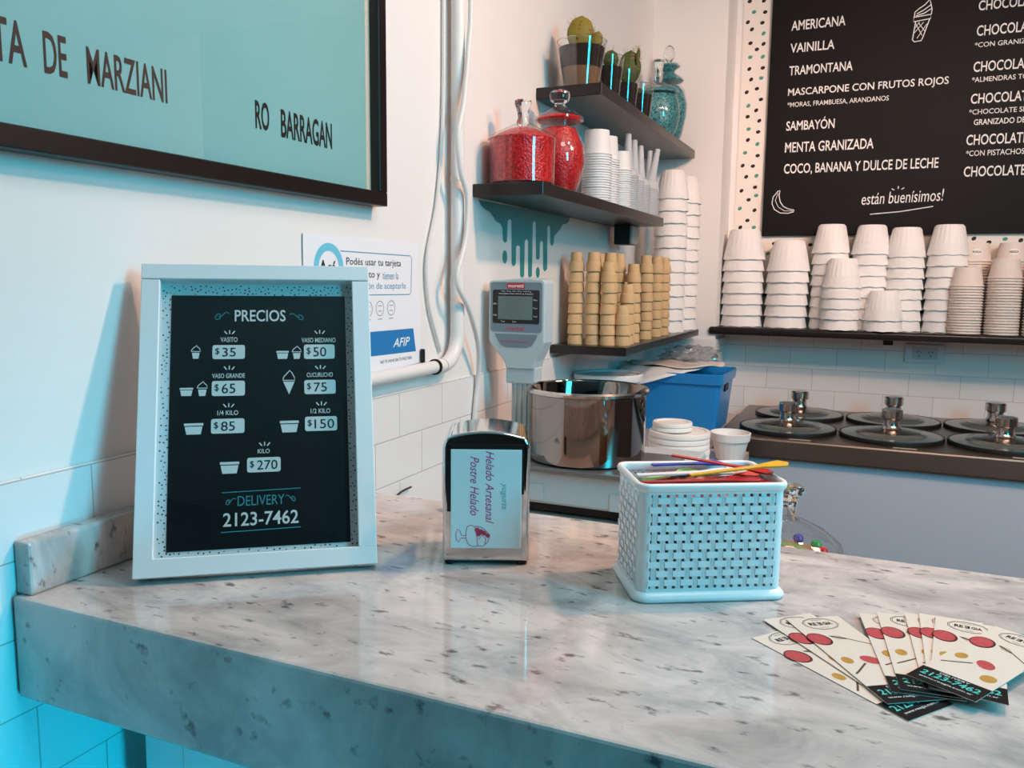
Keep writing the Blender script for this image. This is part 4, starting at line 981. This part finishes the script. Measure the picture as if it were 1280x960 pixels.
mb = MB(); mb.box(L_(.092, HY+.012, 1.09), (.046, .030, .20), bevel=.003)
for dx in (-.012, 0, .012): mb.box(L_(.092+dx, HY-.004, 1.09), (.0045, .004, .20), bevel=.001, seg=1)
mb.build('pole', mat('pole_grey', (176, 194, 196), .4), t)
MB().box(L_(.092, HY+.012, 1.163), (.068, .040, .036), bevel=.003).build('neck', mg, t)
hp = [(.018, 1.232), (.046, 1.205), (.060, 1.180), (.124, 1.180), (.136, 1.206), (.160, 1.236), (.160, 1.250)]
hp = [(.0195, 1.240), (.021, 1.232), (.056, 1.192), (.060, 1.178), (.124, 1.178), (.128, 1.194), (.1475, 1.234), (.1480, 1.358), (.142, 1.366), (.110, 1.3685), (.025, 1.3625), (.0195, 1.358)]
MB_h = MB(); MB_h.prism([(x-.25, z-BZ) for x, z in hp], .052, Matrix(((1, 0, 0, 0), (0, 0, 1, HY-1.64-.014), (0, 1, 0, 0), (0, 0, 0, 1))))
hd = MB_h.build('display_head', mg, t, smooth=False)
bv = hd.modifiers.new('bevel', 'BEVEL'); bv.width = .004; bv.segments = 3; bv.limit_method = 'ANGLE'
MHd = Matrix(((1, 0, 0, -.25), (0, 0, -1, HY-1.64-.0142), (0, 1, 0, -BZ), (0, 0, 0, 1)))
mb = flat(MB()); rrect(mb, .0245, 1.2545, .1415, 1.3590, .006, .0004); xform(mb, MHd).build('face_panel', mdk, hd, smooth=False)
mb = flat(MB()); rrect(mb, .0295, 1.2725, .1360, 1.3430, .004, .0007); xform(mb, MHd).build('screen_bezel', mat('bezel_black', (18, 22, 28), .25), hd, smooth=False)
mb = flat(MB()); rrect(mb, .0420, 1.2810, .1205, 1.3300, .001, .0010); xform(mb, MHd).build('lcd_screen', mat('lcd_green', (104, 122, 120), .2), hd, smooth=False)
mb = flat(MB()); rrect(mb, .0620, 1.3455, .1030, 1.3570, .002, .0007); xform(mb, MHd).build('red_badge', mat('badge_red', (200, 34, 52), .35), hd, smooth=False)
mb = flat(MB()); mb.text('moretti', .0650, 1.3480, .1000, 1.3550, z=.0010, bold=.02)
mb.text('Max. 30 kg  Min. 100 g  d=5/10 g', .0500, 1.3382, .1170, 1.3410, z=.0010); mb.text('PROHIBIDO PARA VENTA AL PUBLICO', .0440, 1.3335, .1215, 1.3362, z=.0010)
for a_1, z_1, s_ in ((.0305, 1.312, 'ZERO'), (.0305, 1.288, 'TARE'), (.1225, 1.321, 'Peso'), (.1225, 1.304, 'Precio'), (.1225, 1.287, 'Total'), (.049, 1.2752, 'Tara'), (.075, 1.2752, 'Cero')): mb.text(s_, a_1, z_1, a_1+.0085, z_1+.0032, z=.0010)
xform(mb, MHd).build('white_markings', M_CHALK, hd, smooth=False)
mb = flat(MB()); mb.text('market', .0620, 1.2585, .1030, 1.2675, z=.0007, bold=.01); mb.text('www.moretti.com.ar', .0500, 1.2330, .1150, 1.2370, z=.0011); xform(mb, MHd).build('red_lettering', mat('scale_red', (196, 56, 76), .4), hd, smooth=False)
mb = flat(MB()); mb.poly([(.0345, 1.2505), (.0400, 1.2400), (.0480, 1.2270), (.0600, 1.2225), (.1070, 1.2225), (.1190, 1.2270), (.1280, 1.2400), (.1325, 1.2505)], .0008); xform(mb, MHd).build('lower_panel', mdk, hd, smooth=False)

# ------------------------------------------------------------------ pot, plates, cup, bucket, crate, candy jar
t = thing('steel_pot', 'large polished steel pot standing on the market scale', 'pot', (.245, 1.585, 1.0022))
MB().lathe([(0, .0), (.112, .0), (.118, .004), (.1185, .010), (.1185, .138), (.1225, .141), (.1225, .146), (.119, .147), (.1165, .143), (.1165, .010), (.11, .006), (0, .006)], 64).build('pot_body', mat('polished_steel', (150, 142, 137), .06, 1.0), t)
MB().lathe([(.1185, .136), (.1240, .139), (.1245, .144), (.1210, .148), (.1175, .146)], 64).build('rolled_rim', mat('rim_steel', (200, 194, 188), .12, 1.0), t)
rg = random.Random(4)
def lid_disc(r_, h): return MB().lathe([(r_-.002, 0), (r_, .002), (r_, h-.003), (r_-.002, h), (r_-.010, h), (r_-.012, h-.003), (0, h-.003), (0, 0), (r_-.002, 0)], 40)
pr1 = lid_disc(.077, .0145).build('foam_plate', M_FOAM); pr2 = lid_disc(.050, .011).build('foam_plate', M_FOAM)
for k in range(6):
    o = pr1.copy(); COL.objects.link(o); o.location = (.336+rg.uniform(-.002, .002), 2.06, BZ+.0004+k*.0148); tag(o, f'wide white foam plate, {nth(5-k)} of the wide plates behind the pot', 'plate', 'stacked foam plates beside the pot')
for k in range(2):
    o = pr2.copy(); COL.objects.link(o); o.location = (.318, 2.052, BZ+.0004+6*.0148+k*.0112); tag(o, ['small white foam plate lying directly on the wide plate stack', 'small white foam plate crowning the stack behind the pot'][k], 'plate', 'stacked foam plates beside the pot')
bpy.data.objects.remove(pr1); bpy.data.objects.remove(pr2)
def upmod(k, a, r_, z): return (r_*(1+.016*math.cos(18*a)), z) if k in (2, 3) else (r_, z)
tag(MB().lathe([(0, 0), (.033, 0), (.035, .004), (.046, .050), (.0500, .052), (.0525, .072), (.0500, .073), (.046, .055), (.033, .006), (0, .006)], 54, None, upmod).build('foam_cup', M_FOAM, loc=(.444, 2.180, BZ+.0005)), 'single upright white foam cup on counter left of freezer', 'cup')
t = thing('white_tub', 'round white plastic tub behind the steel pot', 'tub', (.1035, 2.19, BZ+.0005))
MB().lathe([(0, 0), (.080, 0), (.088, .190), (.094, .190), (.096, .197), (.096, .207), (.092, .210), (.086, .206), (.084, .19), (.077, .01), (0, .01)], 48).build('tub_body', M_PLASTIC, t)
MB().lathe([(.0, .196), (.078, .196), (.083, .200), (.083, .2035), (.0, .2005)], 48).build('tub_lid', M_PLASTIC, t)
t = thing('storage_crate', 'bright blue plastic storage crate by the wall corner', 'crate', (.195, 2.64, BZ+.0005))
bl_ = mat('crate_blue', (34, 140, 212), .3)
mb = MB()
def crate_ring(hx, hy, z): return [mb.bm.verts.new((x, y, z)) for x, y in [(p[0], p[1]) for p in _rr(hx, hy, .015)]]
def _rr(hx, hy, r_):
    pts = []
    for cx, cy, a0 in ((hx-r_, hy-r_, 0), (-hx+r_, hy-r_, 90), (-hx+r_, -hy+r_, 180), (hx-r_, -hy+r_, 270)):
        for k in range(6): a = R(a0+18*k); pts.append((cx+r_*math.cos(a), cy+r_*math.sin(a)))
    return pts
secs = [(.150, .115, 0), (.163, .128, .150), (.163, .128, .152), (.170, .135, .152), (.172, .137, .182), (.1705, .1355, .184), (.166, .131, .183), (.160, .125, .150), (.147, .112, .004)]
loops = [crate_ring(*s_) for s_ in secs]
for A, B_ in zip(loops, loops[1:]):
    n = len(A)
    for i in range(n): mb.bm.faces.new((A[i], A[(i+1) % n], B_[(i+1) % n], B_[i]))
mb.bm.faces.new(loops[0][::-1]); mb.bm.faces.new(loops[-1])
mb.build('crate_body', bl_, t)
MB().box((.1635, -.02, .135), (.006, .06, .022), bevel=.002).build('handle_slot', M_BLACK, t)
# white paper sheets drooping over the crate
def sheet(name, label, c, rx, ry, rot, droop, seed, m, cat):
    mb = MB(); rnd = random.Random(seed); n = 36; loops = []
    ph = rnd.uniform(0, 6)
    for q in range(0, 9):
        f = q/8; ring = []
        for k in range(n):
            a = 2*PI*k/n; rr_ = f*(1+.06*math.sin(3*a+ph))
            x, y = rx*rr_*math.cos(a), ry*rr_*math.sin(a)
            z = .004*math.sin(5*a+ph)*f - (droop*max(0, f-.62)/.38 * max(0, -math.sin(a+rot*0+.5)) if droop else 0)
            ring.append(mb.bm.verts.new((x, y, z)))
        loops.append(ring)
    c0 = mb.bm.verts.new((0, 0, 0))
    for i in range(n): mb.bm.faces.new((c0, loops[1][i], loops[1][(i+1) % n]))
    for A, B_ in zip(loops[1:], loops[2:]):
        for i in range(n): mb.bm.faces.new((A[i], B_[i], B_[(i+1) % n], A[(i+1) % n]))
    bmesh.ops.delete(mb.bm, geom=loops[0], context='VERTS')
    o = mb.build(name, m, angle=80); o.location = c; o.rotation_euler = (0, 0, rot)
    sd = o.modifiers.new('thickness', 'SOLIDIFY'); sd.thickness = .003; sd.offset = 1
    return tag(o, label, cat)
sheet('paper_sheet', 'white paper sheet drooping over the front edge of the blue crate', (.13, 2.60, BZ+.192), .155, .135, .0, .045, 1, M_PAPER, 'paper')
sheet('paper_sheet', 'flat off-white paper sheet spread over right side of the blue crate', (.20, 2.64, BZ+.199), .15, .10, .2, 0, 2, mat('offwhite_paper', (226, 216, 208), .6), 'paper')
# crumpled clear bag
mb = MB(); rnd = random.Random(9)
bmesh.ops.create_icosphere(mb.bm, subdivisions=4, radius=1)
from mathutils import noise
for vv in mb.bm.verts:
    d = noise.noise(vv.co*2.2+Vector((3, 1, 2)))*.45 + abs(noise.noise(vv.co*5+Vector((1, 7, 2))))*.35
    vv.co = Vector((vv.co.x*.085*(1+d), vv.co.y*.06*(1+d), max(-.3, vv.co.z)*.030*(1+1.6*d)))
tag(mb.build('plastic_bag', thin_glass('bag_film', (.86, .88, .9), .15, .12), angle=25, loc=(.215, 2.76, BZ+.214)), 'crumpled clear plastic bag on top of the blue crate', 'bag')
t = jar('candy_jar', 'glass jar of mixed sweets behind the counter right of the basket', (.672, 1.20, .8505),
    [(0, 0), (.062, 0), (.070, .004), (.072, .09), (.074, .138)],
    [(0, .004), (.066, .006), (.069, .09), (.068, .128), (.03, .137), (0, .139)],
    [(.073, .139), (.080, .140), (.076, .150), (.055, .166), (.030, .178), (.016, .183)],
    [(.016, .181), (.014, .195), (.016, .21), (.024, .222), (.023, .228), (0, .229)], candy_mat('mixed_candy', (196, 40, 50), (90, 160, 80), 55))
rnd = random.Random(6)
cm = [mat('candy_red', (206, 40, 44), .25), mat('candy_green', (70, 150, 80), .25), mat('candy_violet', (80, 70, 150), .25), mat('candy_white', (230, 226, 220), .25)]
for k in range(10):
    a = k*.63; mb = MB().lathe([(0, -.007), (.006, -.005), (.008, 0), (.006, .005), (0, .007)], 14)
    o = mb.build('sweet', cm[k % 4], t); o.location = (.052*math.cos(a), .052*math.sin(a), .139); o['kind'] = 'stuff'

# opposite menu board on the right wall, seen only as a reflection
t = thing('opposite_menu_board', 'black menu board on the right wall seen only as a reflection', 'menu board', (3.499, .7, 1.5))
MB().box((-.010, 0, .45), (.016, 1.5, .9)).build('panel', M_BOARD, t)
mb = flat(MB()); MR = Matrix(((0, 0, -1, -.0185), (-1, 0, 0, 0), (0, 1, 0, 0), (0, 0, 0, 1)))
mb.text('DULCES DE LECHE', -.25, .74, .25, .80, z=0, mtx=MR); mb.build('lettering', M_CHALK, t, smooth=False)
bpy.context.view_layer.update()
